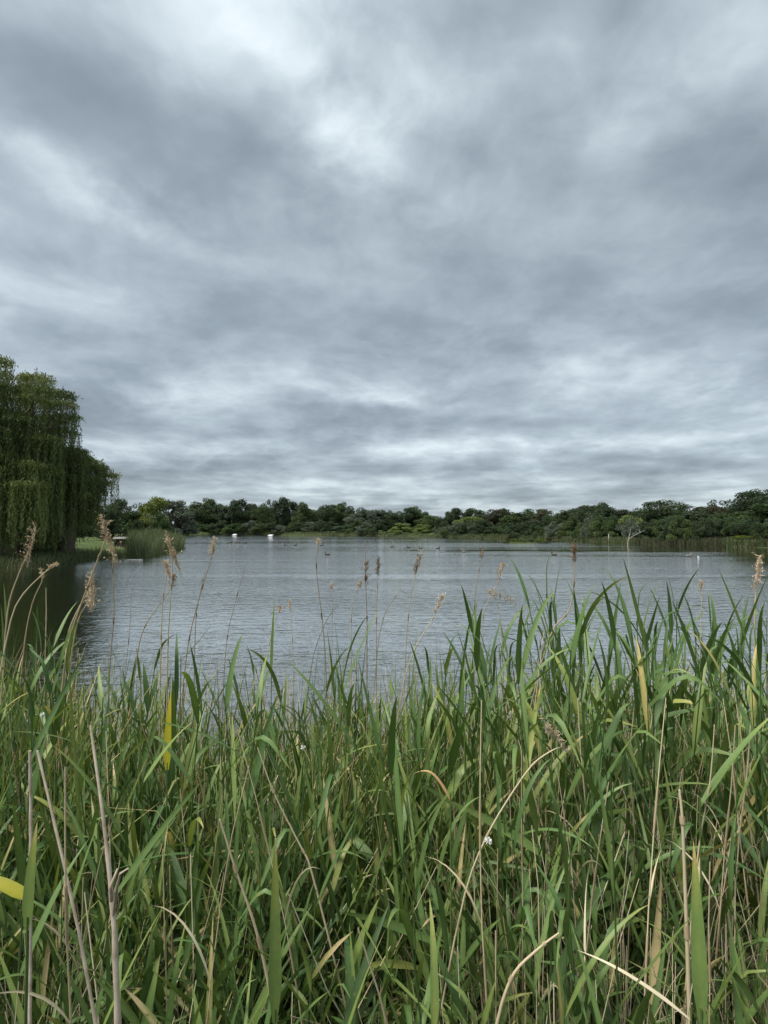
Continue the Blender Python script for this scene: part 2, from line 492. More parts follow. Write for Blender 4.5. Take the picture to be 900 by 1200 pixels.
    # --- many thin stems at once (triangular section)
    def stems(s, base, az, length, rad, lean, curl, seg=6, tint=0.5, mi=0, taper=0.6, wob=0.0, sides=3):
        base = np.asarray(base, float).reshape(-1, 3); N = len(base)
        B = lambda x: np.broadcast_to(np.asarray(x, float), (N,))
        az, length, rad, lean, curl, tint = map(B, (az, length, rad, lean, curl, tint))
        tt = np.linspace(0, 1, seg + 1)
        th = lean[:, None] + curl[:, None] * tt[None] ** 2
        if wob: th = th + np.cumsum(rng.normal(0, wob, (N, seg + 1)), 1)
        st = length[:, None] / seg
        hs = np.sin(th) * st; vs = np.cos(th) * st
        hx = np.concatenate([np.zeros((N, 1)), np.cumsum(hs[:, :-1], 1)], 1)
        vz = np.concatenate([np.zeros((N, 1)), np.cumsum(vs[:, :-1], 1)], 1)
        d = np.stack([np.sin(az), np.cos(az), np.zeros(N)], 1)
        side = np.stack([np.cos(az), -np.sin(az), np.zeros(N)], 1)
        c = base[:, None, :] + d[:, None, :] * hx[..., None] + np.array([0, 0, 1.0]) * vz[..., None]
        nrm = -d[:, None, :] * np.cos(th)[..., None] + np.array([0, 0, 1.0]) * np.sin(th)[..., None]
        r = rad[:, None] * (1 - taper * tt[None])
        an = np.arange(sides) * 2 * math.pi / sides
        V = c[:, :, None, :] + (side[:, None, None, :] * np.cos(an)[None, None, :, None] + nrm[:, :, None, :] * np.sin(an)[None, None, :, None]) * r[:, :, None, None]
        idx = np.arange(N * (seg + 1) * sides).reshape(N, seg + 1, sides)
        fs = []
        for j in range(sides):
            k = (j + 1) % sides
            fs.append(np.stack([idx[:, :-1, j], idx[:, :-1, k], idx[:, 1:, k], idx[:, 1:, j]], -1).reshape(-1, 4))
        s.add(V.reshape(-1, 3), np.concatenate(fs), np.repeat(tint, (seg + 1) * sides), mi)
        return c

    # --- many leaf faces (rhombs) with given centre / long axis
    def leaves(s, c, axis, length, width, tint=0.5, mi=0):
        c = np.asarray(c, float); N = len(c)
        a = axis / (np.linalg.norm(axis, axis=1, keepdims=True) + 1e-9)
        q = rng.normal(size=(N, 3))
        b_ = np.cross(a, q); b_ /= np.linalg.norm(b_, axis=1, keepdims=True) + 1e-9
        length = np.broadcast_to(np.asarray(length, float), (N,))[:, None]
        width = np.broadcast_to(np.asarray(width, float), (N,))[:, None]
        V = np.stack([c - a * length / 2, c + b_ * width / 2 - a * length * 0.05, c + a * length / 2, c - b_ * width / 2 - a * length * 0.05], 1)
        s.add(V.reshape(-1, 3), np.arange(N * 4).reshape(N, 4), np.repeat(np.broadcast_to(np.asarray(tint, float), (N,)), 4), mi)


def tag(o, label=None, cat=None, group=None, kind=None):
    if label: o['label'] = label
    if cat: o['category'] = cat
    if group: o['group'] = group
    if kind: o['kind'] = kind
    return o


def empty(name, loc=(0, 0, 0), rz=0.0):
    o = bpy.data.objects.new(name, None)
    o.empty_display_size = 0.1
    COL.objects.link(o)
    o.location = loc
    o.rotation_euler = (0, 0, rz)
    return o


def copy_tree(o):
    r = o.copy(); COL.objects.link(r)
    for ch in o.children:
        c_ = ch.copy(); COL.objects.link(c_); c_.parent = r
        for g_ in ch.children:
            d_ = g_.copy(); COL.objects.link(d_); d_.parent = c_
    return r


FW = np.array([0, math.cos(PITCH), math.sin(PITCH)])
UP = np.array([0, -math.sin(PITCH), math.cos(PITCH)])


def at(px, py, D):
    """world point seen at photo pixel (900x1200 scale), D metres away along +Y"""
    d = FW + np.array([(px - 450) / 600, 0, 0]) + UP * ((600 - py) / 600)
    return np.array([0, 0, CAM_Z]) + d * (D / d[1])


def xz(px, py, D):
    p_ = at(px, py, D); return p_[0], p_[2]


# ------------------------------------------------------------------ terrain
def shore(px, py):
    D = 2.5 * 600 / (py - 620)
    return ((px - 450) / 600 * D, D)


LAKE = np.array([(-34, 8), (-10, 4.2), (-4, 3.5), (0, 3.35), (4, 3.5), (10, 4.0), (30, 7), (52, 20), (60, 34),
                 shore(960, 645), shore(900, 642), shore(850, 641), shore(800, 640), shore(760, 638.5), shore(700, 636),
                 shore(650, 633.5), shore(600, 632), shore(545, 631), shore(500, 629), shore(440, 628), shore(400, 627.3),
                 shore(330, 626.5), shore(270, 626.2), shore(222, 626.2), (-84, 200), (-56, 120), (-38, 82),
                 shore(214, 640.5), shore(205, 645), shore(185, 650), shore(160, 655), shore(140, 654), shore(118, 656), shore(95, 659), shore(60, 663), shore(20, 665), shore(-60, 667),
                 (-42, 26), (-40, 15)])
ISLES = [((24.6, 90.0), (4.2, 1.6)), ((-29.5, 190.0), (9.5, 4.0))]


def sdist(x, y):
    """signed distance to the lake outline, positive on land"""
    x = np.asarray(x, float); y = np.asarray(y, float)
    d = np.full(x.shape, 1e9); ins = np.zeros(x.shape, bool)
    n = len(LAKE)
    for i in range(n):
        ax, ay = LAKE[i]; bx, by = LAKE[(i + 1) % n]
        ex, ey = bx - ax, by - ay
        tq = np.clip(((x - ax) * ex + (y - ay) * ey) / (ex * ex + ey * ey), 0, 1)
        d = np.minimum(d, np.hypot(x - ax - tq * ex, y - ay - tq * ey))
        cond = ((ay > y) != (by > y)) & (x < (bx - ax) * (y - ay) / (by - ay + 1e-12) + ax)
        ins ^= cond
    s_ = np.where(ins, -d, d)
    for (cx, cy), (rx, ry) in ISLES:
        k = np.hypot((x - cx) / rx, (y - cy) / ry)
        s_ = np.maximum(s_, (1 - k) * min(rx, ry))
    return s_


def height(x, y):
    d = sdist(x, y)
    wob_ = 0.05 * np.sin(x * 0.9 + 1.3 * np.sin(y * 0.5)) + 0.04 * np.sin(y * 1.3 + x * 0.37)
    h_ = np.where(d < 3, 0.26 * d, 0.78 + 0.06 * (d - 3))
    h_ = np.clip(h_, -1.4, 1.6) + wob_ * np.clip(d, 0, 3) / 3
    return h_


def hgt(x, y):
    return float(height(np.array([x]), np.array([y]))[0])


ang = np.concatenate([np.arange(-55, 55, 0.45), np.arange(55, 305, 3.0)])
rad_ = np.concatenate([[0.0], np.geomspace(0.3, 3000, 250)])
A_, R_ = np.meshgrid(np.radians(ang), rad_)
gx = np.sin(A_) * R_; gy = np.cos(A_) * R_
gz = height(gx, gy)
far = np.clip((R_ - 400) / 2000, 0, 1)
gz = gz + far * 10
mb = MB()
nA = len(ang); idx = np.arange(gx.size).reshape(gx.shape)
nxt = np.roll(idx, -1, axis=1)
fq = np.stack([idx[:-1], nxt[:-1], nxt[1:], idx[1:]], -1).reshape(-1, 4)
mb.add(np.stack([gx, gy, gz], -1).reshape(-1, 3), fq[:, ::-1])
ground = mb.build('ground', M['ground'])
la = ground.data.attributes.new('litter', 'FLOAT', 'POINT')
dd = sdist(gx, gy)
litter = np.maximum(np.clip((9 - R_) / 3, 0, 1), np.clip(1 - dd / 0.8, 0, 1) * 0.8)
la.data.foreach_set('value', litter.astype(np.float32).ravel())
tag(ground, kind='structure')

mb = MB()
mb.add([(-400, -300, 0), (400, -300, 0), (400, 500, 0), (-400, 500, 0)], [(0, 1, 2, 3)])
water = mb.build('water', M['water'], smooth=False)
tag(water, kind='structure')


# ------------------------------------------------------------------ distant trees
def crown_pts(clumps, n, shell=0.55):
    """sample leaf centres in ellipsoid clumps (cx,cy,cz,rx,ry,rz)"""
    cl = np.array(clumps, float)
    vol = (cl[:, 3] * cl[:, 4] * cl[:, 5]) ** 0.72
    k = rng.choice(len(cl), n, p=vol / vol.sum())
    d = rng.normal(size=(n, 3)); d /= np.linalg.norm(d, axis=1, keepdims=True)
    r = shell + (1 - shell) * rng.random(n) ** 0.7
    r *= 1 + rng.normal(0, 0.10, n)
    return cl[k, :3] + d * cl[k, 3:] * r[:, None], k, d


def tree_proto(kind, mat, seed):
    """a tree about 10 m tall and 8 m wide at the origin: trunk with limbs, crown"""
    global rng
    rng = np.random.default_rng(seed)
    H, Wd = 10.0, 4.0
    root = empty('tree', (0, 0, -500))
    tb = MB(); cb = MB(); clumps = []
    if kind == 'round':          # dense, foliage nearly to the ground
        for i in range(44):
            a = rng.random() * 6.28; zz = rng.uniform(0.10, 0.93); rr = Wd * math.sqrt(max(0.02, 1 - ((zz - 0.45) / 0.55) ** 2)) * rng.uniform(0.3, 0.9)
            q = rng.uniform(0.75, 1.5)
            clumps.append((math.cos(a) * rr, math.sin(a) * rr, zz * H, q, q, q * 0.95))
        nl = 11000; ls = (0.30, 0.18); trunk_top = 6.0
    elif kind == 'airy':         # open upper crown, tufts with sky between
        for i in range(26):
            a = rng.random() * 6.28; zz = 0.30 + 0.66 * rng.random() ** 0.65
            rr = Wd * (1.05 - 0.55 * zz) * rng.uniform(0.15, 1.0)
            q = rng.uniform(0.55, 1.15) * (1.25 - 0.55 * zz)
            clumps.append((math.cos(a) * rr, math.sin(a) * rr, zz * H, q * 1.1, q * 1.1, q * 1.05))
        for i in range(22):
            a = rng.random() * 6.28; rr = rng.uniform(0.3, 3.2)
            clumps.append((math.cos(a) * rr, math.sin(a) * rr, rng.uniform(1.0, 6.6), 1.5, 1.5, 1.4))
        nl = 11500; ls = (0.27, 0.16); trunk_top = 8.8
    elif kind == 'dome':         # wide umbrella crown of small tufts
        for i in range(60):
            a = rng.random() * 6.28; r0 = math.sqrt(rng.random()); rr = Wd * 1.05 * r0
            zz = 0.50 + 0.46 * math.sqrt(max(0, 1 - r0 * r0)) - 0.12 * rng.random()
            q = rng.uniform(0.45, 0.85)
            clumps.append((math.cos(a) * rr, math.sin(a) * rr, zz * H, q * 1.15, q * 1.15, q * 0.95))
        for i in range(24):
            a = rng.random() * 6.28; rr = rng.uniform(0.3, 3.4)
            clumps.append((math.cos(a) * rr, math.sin(a) * rr, rng.uniform(1.0, 6.2), 1.6, 1.6, 1.4))
        nl = 13000; ls = (0.24, 0.15); trunk_top = 8.5
    elif kind == 'poplar':       # narrow and tall
        for i in range(26):
            a = rng.random() * 6.28; zz = rng.uniform(0.1, 0.97); rr = Wd * 0.42 * (1 - 0.6 * zz) * rng.uniform(0.2, 1.1)
            q = rng.uniform(0.5, 1.0)
            clumps.append((math.cos(a) * rr, math.sin(a) * rr, zz * H, q, q, q * 1.2))
        nl = 6000; ls = (0.26, 0.16); trunk_top = 9.0
    else:                        # bush: a mound on the ground
        for i in range(26):
            a = rng.random() * 6.28; r0 = math.sqrt(rng.random()); rr = Wd * r0 * 0.9
            zz = 0.08 + rng.uniform(0.25, 0.85) * math.sqrt(max(0.05, 1 - r0 * r0))
            q = rng.uniform(0.9, 1.5)
            clumps.append((math.cos(a) * rr, math.sin(a) * rr, zz * H, q, q, q * 0.95))
        nl = 9000; ls = (0.30, 0.18); trunk_top = 4.0
    pts, k, d = crown_pts(clumps, nl)
    pts[:, 2] = np.maximum(pts[:, 2], 0.05 + rng.random(len(pts)) * 0.3)
    ct = rng.normal(0.5, 0.16, len(clumps))
    tint = np.clip(ct[k] + rng.normal(0, 0.09, nl), 0, 1)
    ax = d * 0.7 + rng.normal(size=(nl, 3)) * 0.6 + np.array([0, 0, -0.25])
    cb.leaves(pts, ax, ls[0] * rng.uniform(0.7, 1.6, nl), ls[1] * rng.uniform(0.7, 1.5, nl) * 1.3, tint)
    tb.tube([(0, 0, -0.6), (0.1, 0.05, 1.2), (-0.05, 0.1, trunk_top * 0.5), (0.1, 0, trunk_top)], [0.34, 0.27, 0.2, 0.06], 7)
    order = rng.permutation(len(clumps))[:14]
    for i in order:
        c_ = np.array(clumps[i][:3]); z0 = min(trunk_top * 0.9, max(0.6, c_[2] * rng.uniform(0.45, 0.75)))
        p0 = np.array([0.02, 0.05, z0]); m_ = (p0 + c_) / 2 + rng.normal(0, 0.2, 3)
        tb.tube([p0, m_, c_], [0.10, 0.07, 0.025], 5)
    tr = tb.build('trunk', M['bark'], root)
    cr = cb.build('crown', mat, root)
    return root


protos = {}
NAMES = {'round': 'broadleaf_tree', 'airy': 'open_crowned_tree', 'dome': 'domed_tree', 'poplar': 'narrow_tree', 'bush': 'shrub'}
CATS = {'round': 'tree', 'airy': 'tree', 'dome': 'tree', 'poplar': 'tree', 'bush': 'shrub'}
sd_ = [100]
pvar = {}


def proto(kind, mat):
    nvar = 1 if kind in ('dome', 'poplar') else 2
    i = pvar.get((kind, mat), 0); pvar[(kind, mat)] = i + 1
    key = (kind, mat, i % nvar)
    if key not in protos:
        sd_[0] += 1
        protos[key] = [tree_proto(kind, M[mat], sd_[0]), False]
    return protos[key]


def tree(px, D, top, wpx, kind, mat, label, group=None, lift=0.0, rz=None):
    pr = proto(kind, mat)
    o = pr[0] if not pr[1] else copy_tree(pr[0])
    pr[1] = True
    x = (px - 450) / 600 * D
    z0 = hgt(x, D) - 0.05
    ztop = CAM_Z + (620 - top) / 600 * D
    hh = max(0.5, ztop - z0)
    ww = wpx / 600 * D
    o.name = NAMES[kind]
    o.location = (x, D, z0)
    o.scale = (ww / 8.0, ww / 8.0, hh / 10.0)
    o.rotation_euler = (0, 0, random.random() * 6.28 if rz is None else rz)
    for k_ in ('group', 'label'):
        if k_ in o: del o[k_]
    tag(o, label, CATS[kind], group)
    return o


def shoreD(px):
    xs = [100, 225, 330, 400, 440, 500, 545, 600, 650, 700, 760, 800, 850, 900, 960, 1050]
    ds = [262, 250, 230, 214, 188, 167, 137, 125, 111, 94, 81, 75, 71.5, 68, 58, 45]
    return float(np.interp(px, xs, ds))


# individual trees one can pick out along the far shore
T = tree
T(128, 62, 592, 34, 'round', 'dark', 'dark green bushy tree just past the edge of the smaller willow')
T(152, 68, 598, 36, 'round', 'mid', 'mid-green rounded tree with layered foliage behind the lawn and platform')
T(139, 120, 586, 36, 'round', 'dark', 'dark tree top showing above the layered tree behind the lawn')
T(180, 112, 585, 42, 'round', 'olive', 'tall yellow-green tree behind the reed-covered point')
T(188, 92, 602, 30, 'bush', 'mid', 'low soft green willow bush directly behind the reed-covered point')
T(163, 128, 590, 26, 'airy', 'dark', 'dark open tree wedged between the yellow-green tree and the layered tree')
T(205, 205, 585, 46, 'round', 'grey', 'big grey-green willow beyond the tip of the reed-covered point')
T(218, 212, 604, 28, 'bush', 'grey', 'low grey-green bush under the big grey-green willow')
T(236, 262, 589, 34, 'round', 'mid', 'rounded green tree beside the grey-green willow on the far shore')
T(268, 256, 592, 30, 'round', 'grey', 'dark grey-green rounded tree behind the white float nearer the reed point')
T(291, 254, 590, 26, 'airy', 'dark', 'tall dark open-crowned tree between the two white floats')
T(311, 252, 590, 30, 'airy', 'dark', 'wide open-crowned dark tree directly above the white float by the spit')
T(352, 250, 598, 24, 'round', 'mid', 'mid-green tree standing behind the low grassy spit')
T(385, 240, 590, 32, 'dome', 'dark', 'high domed dark tree standing over the end of the low grassy spit')
T(423, 225, 593, 22, 'airy', 'dark', 'narrow dark tree poking up alone beyond the middle of the lake')
T(470, 184, 613, 32, 'bush', 'pale', 'pale green waterside willow bush, the wider of two touching at the far shore')
T(495, 178, 614, 26, 'bush', 'pale', 'pale green waterside willow bush, the smaller of two touching at the far shore')
T(411, 205, 619, 14, 'bush', 'mid', 'small round green bush alone at the water edge beyond the mid lake')
T(455, 212, 598, 20, 'airy', 'dark', 'dark tree standing behind the wider pale willow bush')
T(500, 205, 601, 22, 'airy', 'russet', 'brownish open tree standing behind the smaller pale willow bush')
T(530, 186, 599, 22, 'round', 'dark', 'narrow dark tree between the pale willow bushes and the green willow row')
T(550, 152, 606, 42, 'round', 'pale', 'broad mid-green willow mound on the far shore beside the mown gap')
T(602, 140, 600, 44, 'round', 'mid', 'large round-headed green tree right behind the small island')
T(575, 165, 604, 30, 'round', 'dark', 'dark green tree filling the space between the willow mound and the round-headed tree')
T(637, 135, 596, 34, 'airy', 'russet', 'tall brownish open tree behind the far end of the small island')
T(632, 124, 615, 26, 'bush', 'mid', 'green bush low on the shore just behind the small island')
T(664, 109, 614, 26, 'bush', 'mid', 'round green bush standing alone by the water beyond the small island')
T(682, 118, 592, 34, 'airy', 'dark', 'tall ragged dark tree above the round green bush')
T(706, 112, 593, 28, 'airy', 'dark', 'dark broken-topped tree between the ragged tree and the pale willow')
T(735, 93, 605, 34, 'round', 'pale', 'light green willow leaning over the white dead branch on the bank')
T(717, 97, 617, 16, 'bush', 'pale', 'small light green bush beside the short white post')
T(776, 96, 585, 56, 'dome', 'dark', 'broad dark umbrella-crowned tree behind the reed belt')
T(747, 104, 600, 22, 'airy', 'dark', 'thin see-through tree between the pale willow and the umbrella-crowned tree')
T(790, 84, 606, 50, 'bush', 'mid', 'wide green thicket bush just behind the reed belt')
T(762, 86, 613, 36, 'bush', 'mid', 'green bush behind the end of the reed belt near the dead branch')
T(818, 88, 599, 44, 'round', 'dark', 'dark green tree in the gap beyond the umbrella-crowned tree')
T(838, 96, 586, 42, 'airy', 'dark', 'tall airy tree with loose rounded tufts and sky between them')
T(852, 79, 600, 60, 'round', 'mid', 'big spreading green tree above the yellow-green shrub')
T(890, 84, 572, 60, 'dome', 'dark', 'tallest dark tree on the right bank with a thin lacy top')
T(880, 77, 612, 46, 'bush', 'grey', 'grey-green bush at the foot of the tallest lacy tree')
T(905, 80, 590, 70, 'round', 'mid', 'dense green tree at the foot of the right bank, cut by the frame edge')
T(872, 72.0, 626.5, 36, 'bush', 'olive', 'low bright yellow-green shrub hanging over the water')
T(893, 71, 624, 26, 'bush', 'mid', 'small dark green shrub at the waterline beside the yellow-green shrub')

# the rest of the wood along the far shore
random.seed(21)


def top_line(px):
    return float(np.interp(px, [110, 230, 270, 330, 360, 385, 420, 470, 520, 560, 600, 640, 690, 740, 776, 810, 850, 890, 930],
                           [586, 589, 590, 590, 595, 591, 595, 598, 600, 601, 600, 596, 592, 597, 592, 596, 589, 580, 580]))


SEG = [(255, 'beyond the reed point'), (340, 'behind the white floats'), (405, 'behind the grassy spit'), (520, 'behind the pale willow bushes'),
       (650, 'behind the small island'), (760, 'behind the white dead branch'), (960, 'behind the reed belt')]
KT = {'round': 'bushy', 'airy': 'open-crowned', 'bush': 'low'}
MT = {'dark': 'dark green', 'mid': 'mid-green', 'russet': 'brownish green', 'grey': 'grey-green'}
px = 226
while px < 955:
    kind = random.choice(['airy', 'round', 'round'])
    mat = random.choice(['dark', 'dark', 'dark', 'mid', 'russet' if px > 480 else 'grey'])
    D = shoreD(px) + random.uniform(14, 34)
    top = top_line(px) + random.choice([random.uniform(-6, -1), random.uniform(0, 4), random.uniform(2, 8)])
    where = next(s_ for lim, s_ in SEG if px < lim)
    tree(px, D, top, random.uniform(24, 36) * (1.0 if px < 650 else 1.25), kind, mat, f'{MT[mat]} {KT[kind]} tree in the wood {where}', 'trees of the far wood')
    px += random.uniform(9, 14)
px = 240
while px < 950:      # understorey at the edge of the wood
    if not (445 < px < 515):
        mat = random.choice(['dark', 'dark', 'mid', 'dark', 'mid', 'grey'])
        D = shoreD(px) + random.uniform(1.0, 5)
        where = next(s_ for lim, s_ in SEG if px < lim)
        tree(px, D, 608 + random.uniform(0, 8) * (1 if px < 650 else -0.4), random.uniform(18, 30), 'bush', mat,
             f'{MT[mat]} low shrub at the foot of the wood {where}', 'shrubs along the far shore')
    px += random.uniform(8, 13)
for (px, D) in ((60, 80), (95, 75), (112, 100), (20, 90), (-30, 85)):     # behind the willows on the lawn
    tree(px, D, 596 + random.uniform(0, 8), 50, 'round', 'dark', 'dark green tree hidden behind the hanging willow curtains', 'trees behind the willows')
# island plants
for px, w_, top, mat in ((594, 10, 632.2, 'mid'), (602, 12, 631.0, 'olive'), (612, 13, 632.0, 'pale'), (622, 12, 632.4, 'mid'), (632, 14, 631.6, 'olive'), (641, 8, 633.4, 'mid')):
    lab = {594: 'dark green tuft at the near end of the small island', 602: 'tallest yellow-green bushy plant on the small island',
           612: 'pale green leafy plant on the small island', 622: 'mid-green leafy plant in the middle of the small island',
           632: 'wide yellow-green plant on the small island', 641: 'small low green plant at the far tip of the small island'}[px]
    tree(px, 89.8 + random.uniform(-.3, .3), top, w_, 'bush', mat, lab, 'plants on the small island')


# ------------------------------------------------------------------ weeping willows
def willow(name, label, px, D, top_py, rx, limb_spec, nstrand, seed):
    """limb_spec: list of (dx, dy, z, r, hang) curtain heads relative to the trunk"""
    global rng
    rng = np.random.default_rng(seed)
    x0 = (px - 450) / 600 * D
    z0 = hgt(x0, D) - 0.1
    root = empty(name, (x0, D, z0))
    tb = MB(); cb = MB()
    tb.tube([(0, 0, -0.5), (0.1, 0.1, 1.2), (0.0, 0.2, 3.0), (0.2, 0, 5.0)], [0.75, 0.55, 0.48, 0.35], 9)
    w = np.array([h_[3] ** 2 for h_ in limb_spec]); w = w / w.sum()
    for (lx, ly, lz, lr, hang), wt in zip(limb_spec, w):
        e = np.array([lx, ly, lz - 0.3])
        p0 = np.array([0.05, 0.1, min(4.5, 0.45 * lz)])
        tb.tube([p0, p0 * 0.55 + e * 0.45 + np.array([0, 0, 0.6]), e], [0.26, 0.14, 0.04], 6)
        n = max(10, int(nstrand * wt))
        a = rng.random(n) * 6.283; r0 = np.sqrt(rng.random(n))
        sx = lx + np.cos(a) * r0 * lr * 0.75; sy = ly + np.sin(a) * r0 * lr * 0.75
        sz = lz + np.sqrt(np.maximum(0, 1 - r0 ** 2)) * lr * 0.55 + rng.normal(0, 0.15, n)
        L = hang * rng.uniform(0.45, 1.15, n)
        L = np.minimum(L, sz - 0.2 - rng.random(n) ** 2 * 1.2)
        L = np.maximum(L, 0.3)
        step = 0.075
        ct = rng.normal(0.50, 0.17)
        for i in range(n):
            k = max(6, int((L[i] + 0.6) / step))
            tt = np.linspace(0, 1, k)
            arch = np.minimum(tt * (L[i] + 0.6), 0.6 + 0.3 * rng.random()) / 0.6
            out_r = 0.35 * lr * np.sin(np.minimum(arch, 1) * 1.57)
            sway = 0.12 * np.sin(tt * 3 + rng.random() * 6)
            X = sx[i] + np.cos(a[i]) * out_r + sway
            Y = sy[i] + np.sin(a[i]) * out_r
            Z = sz[i] + 0.30 * np.sin(np.minimum(arch, 1.6) * 1.9) - np.maximum(0, tt * (L[i] + 0.6) - 0.4)
            c_ = np.stack([X, Y, Z], 1) + rng.normal(0, 0.045, (k, 3))
            ax = np.stack([rng.normal(0, 0.35, k), rng.normal(0, 0.35, k), -np.ones(k)], 1)
            cb.leaves(c_, ax, rng.uniform(0.13, 0.26, k), rng.uniform(0.04, 0.07, k), np.clip(ct + rng.normal(0, 0.12) + rng.normal(0, 0.1, k) + 0.12 * (1 - tt), 0, 1))
        # leafy twigs standing over each head
        nt = int(60 * lr)
        a = rng.random(nt) * 6.283; r0 = np.sqrt(rng.random(nt)) * lr * 0.8
        for j in range(nt):
            k = 14
            tt = np.linspace(0, 1, k)
            dr = rng.uniform(0.3, 0.9)
            X = lx + np.cos(a[j]) * (r0[j] + tt * dr * 0.7); Y = ly + np.sin(a[j]) * (r0[j] + tt * dr * 0.7)
            Z = lz + lr * 0.5 * math.sqrt(max(0, 1 - (r0[j] / lr) ** 2)) + dr * (tt * 1.3 - 1.2 * tt ** 2)
            c_ = np.stack([X, Y, Z], 1) + rng.normal(0, 0.05, (k, 3))
            ax = np.stack([np.cos(a[j]) + rng.normal(0, 0.6, k), np.sin(a[j]) + rng.normal(0, 0.6, k), rng.normal(-0.2, 0.6, k)], 1)
            cb.leaves(c_, ax, rng.uniform(0.12, 0.22, k), rng.uniform(0.04, 0.07, k), np.clip(ct + 0.12 + rng.normal(0, 0.14, k), 0, 1))
    tb.build('trunk', M['bark'], root)
    cb.build('crown', M['willow'], root)
    return tag(root, label, 'willow tree', 'weeping willows on the bank')


wr = np.random.default_rng(5)
# big willow: D 35, one photo pixel = 0.058 m
headsA = []
for (hx, hz, r, hang) in ((-1.6, 12.3, 1.6, 3.5), (0.2, 12.6, 1.5, 3.5), (1.3, 12.0, 1.4, 3.2), (2.8, 11.6, 1.25, 3.6), (3.5, 10.3, 1.05, 3.6), (-3.2, 11.6, 1.7, 4.5),
                          (-5.0, 10.3, 1.9, 5), (2.6, 9.0, 1.5, 4.5), (0.6, 9.2, 1.7, 4.5), (-1.5, 9.6, 1.8, 4.5), (3.3, 7.4, 1.4, 4.5), (1.4, 7.2, 1.7, 5.0), (-0.8, 7.0, 1.8, 5.2),
                          (-3.0, 7.8, 1.9, 5.4), (-5.5, 7.2, 2.0, 5.4), (3.0, 5.2, 1.5, 5.4), (0.5, 5.0, 1.7, 5.2), (-2.0, 4.8, 1.8, 5.2), (-4.6, 4.6, 1.8, 5.0), (2.0, 3.6, 1.5, 4.4), (-0.8, 3.4, 1.7, 4.2), (-3.2, 3.4, 1.8, 4.2)):
    hang *= 0.62 if hz > 6 else 1.0
    headsA.append((hx, wr.uniform(-2.2, 0.8), hz, r * .8, hang))
    headsA.append((hx * 0.9 + wr.uniform(-.6, .6), wr.uniform(0.8, 3.2), hz * 0.95, r * .85, hang))
    headsA.append((hx * 0.85 + wr.uniform(-.8, .8), wr.uniform(-3.0, -1.2), hz * 0.9 - wr.uniform(0, 1.2), r * .7, hang * wr.uniform(.6, 1)))
willow('weeping_willow', 'tall weeping willow rising at the edge of the picture, its curtains almost touching the water', 9, 36.5, 418, 5, headsA, 4200, 31)
headsB = []
for (hx, hz, r, hang) in ((-2.2, 7.5, 1.4, 4.5), (-0.8, 7.6, 1.3, 4.5), (0.5, 7.3, 1.2, 4.2), (1.6, 6.9, 1.0, 3.4), (2.5, 6.3, 0.8, 2.6), (2.9, 5.6, 0.5, 1.6), (1.0, 5.6, 1.2, 3.4), (-0.6, 5.4, 1.3, 4.2),
                          (1.7, 4.8, 0.9, 3.2), (-1.6, 5.0, 1.3, 5.2), (-1.0, 3.4, 1.2, 4.0), (-2.4, 3.4, 1.3, 4.0)):
    headsB.append((hx, wr.uniform(-1.6, 0.2), hz, r, hang))
    headsB.append((hx * 0.9, wr.uniform(0.4, 2.0), hz * 0.96, r, hang))
    headsB.append((hx * 0.85, wr.uniform(-2.2, -1.0), hz * 0.9 - wr.uniform(0, .8), r * .7, hang * wr.uniform(.4, .8)))
willow('weeping_willow', 'shorter weeping willow with a ragged drooping edge, beside the taller willow', 77, 40.5, 522, 3, headsB, 2000, 32)


# ------------------------------------------------------------------ reed beds and bank growth further off (uncountable)
def tufts(name, pts, hmin, hmax, width, mat, lean=0.25, curl=0.5, seed=1, tlo=0.1, thi=0.9):
    global rng
    rng = np.random.default_rng(seed)
    n = len(pts)
    z = height(pts[:, 0], pts[:, 1])
    base = np.stack([pts[:, 0], pts[:, 1], np.maximum(z, -0.1) - 0.05], 1)
    b_ = MB()
    b_.ribbons(base, rng.random(n) * 6.28, rng.uniform(hmin, hmax, n), width * rng.uniform(0.7, 1.3, n), np.abs(rng.normal(0, lean, n)), rng.uniform(0, curl, n), rng.normal(0, .6, n),
               seg=3, fold=0.2, tint=rng.uniform(tlo, thi, n))
    o_ = b_.build(name, mat)
    return tag(o_, kind='stuff')


rr = np.random.default_rng(77)
# reed-covered point
pl = []
cx, cy = shore(178, 643)
while len(pl) < 8500:
    q = rr.random((4000, 2)) * np.array([22, 42]) + np.array([-36, 38])
    d_ = sdist(q[:, 0], q[:, 1])
    pxq = 450 + q[:, 0] / q[:, 1] * 600
    keep = (d_ > -0.5) & (d_ < 3.2) & (pxq > 150) & (pxq < 216) & (q[:, 1] > 41) & (q[:, 1] < 76)
    pl += list(q[keep])
pl = np.array(pl[:8500])
tag(tufts('reed_bed', pl, 1.3, 2.15, 0.05, M['bedreed'], 0.18, 0.5, 11, 0.0, 0.9), 'dense dark green reed bed covering the low point', 'reeds')
# fringe of rough grass along the willow bank
pl = []
while len(pl) < 2600:
    q = rr.random((4000, 2)) * np.array([30, 26]) + np.array([-46, 26])
    d_ = sdist(q[:, 0], q[:, 1])
    pxq = 450 + q[:, 0] / q[:, 1] * 600
    keep = (d_ > -0.2) & (d_ < 1.6) & (pxq > -20) & (pxq < 158)
    pl += list(q[keep])
tag(tufts('bank_grass', np.array(pl[:2600]), 0.35, 0.95, 0.03, M['bedreed'], 0.35, 0.8, 12, 0.2, 0.95), 'rough grass fringing the willow bank', 'grass')
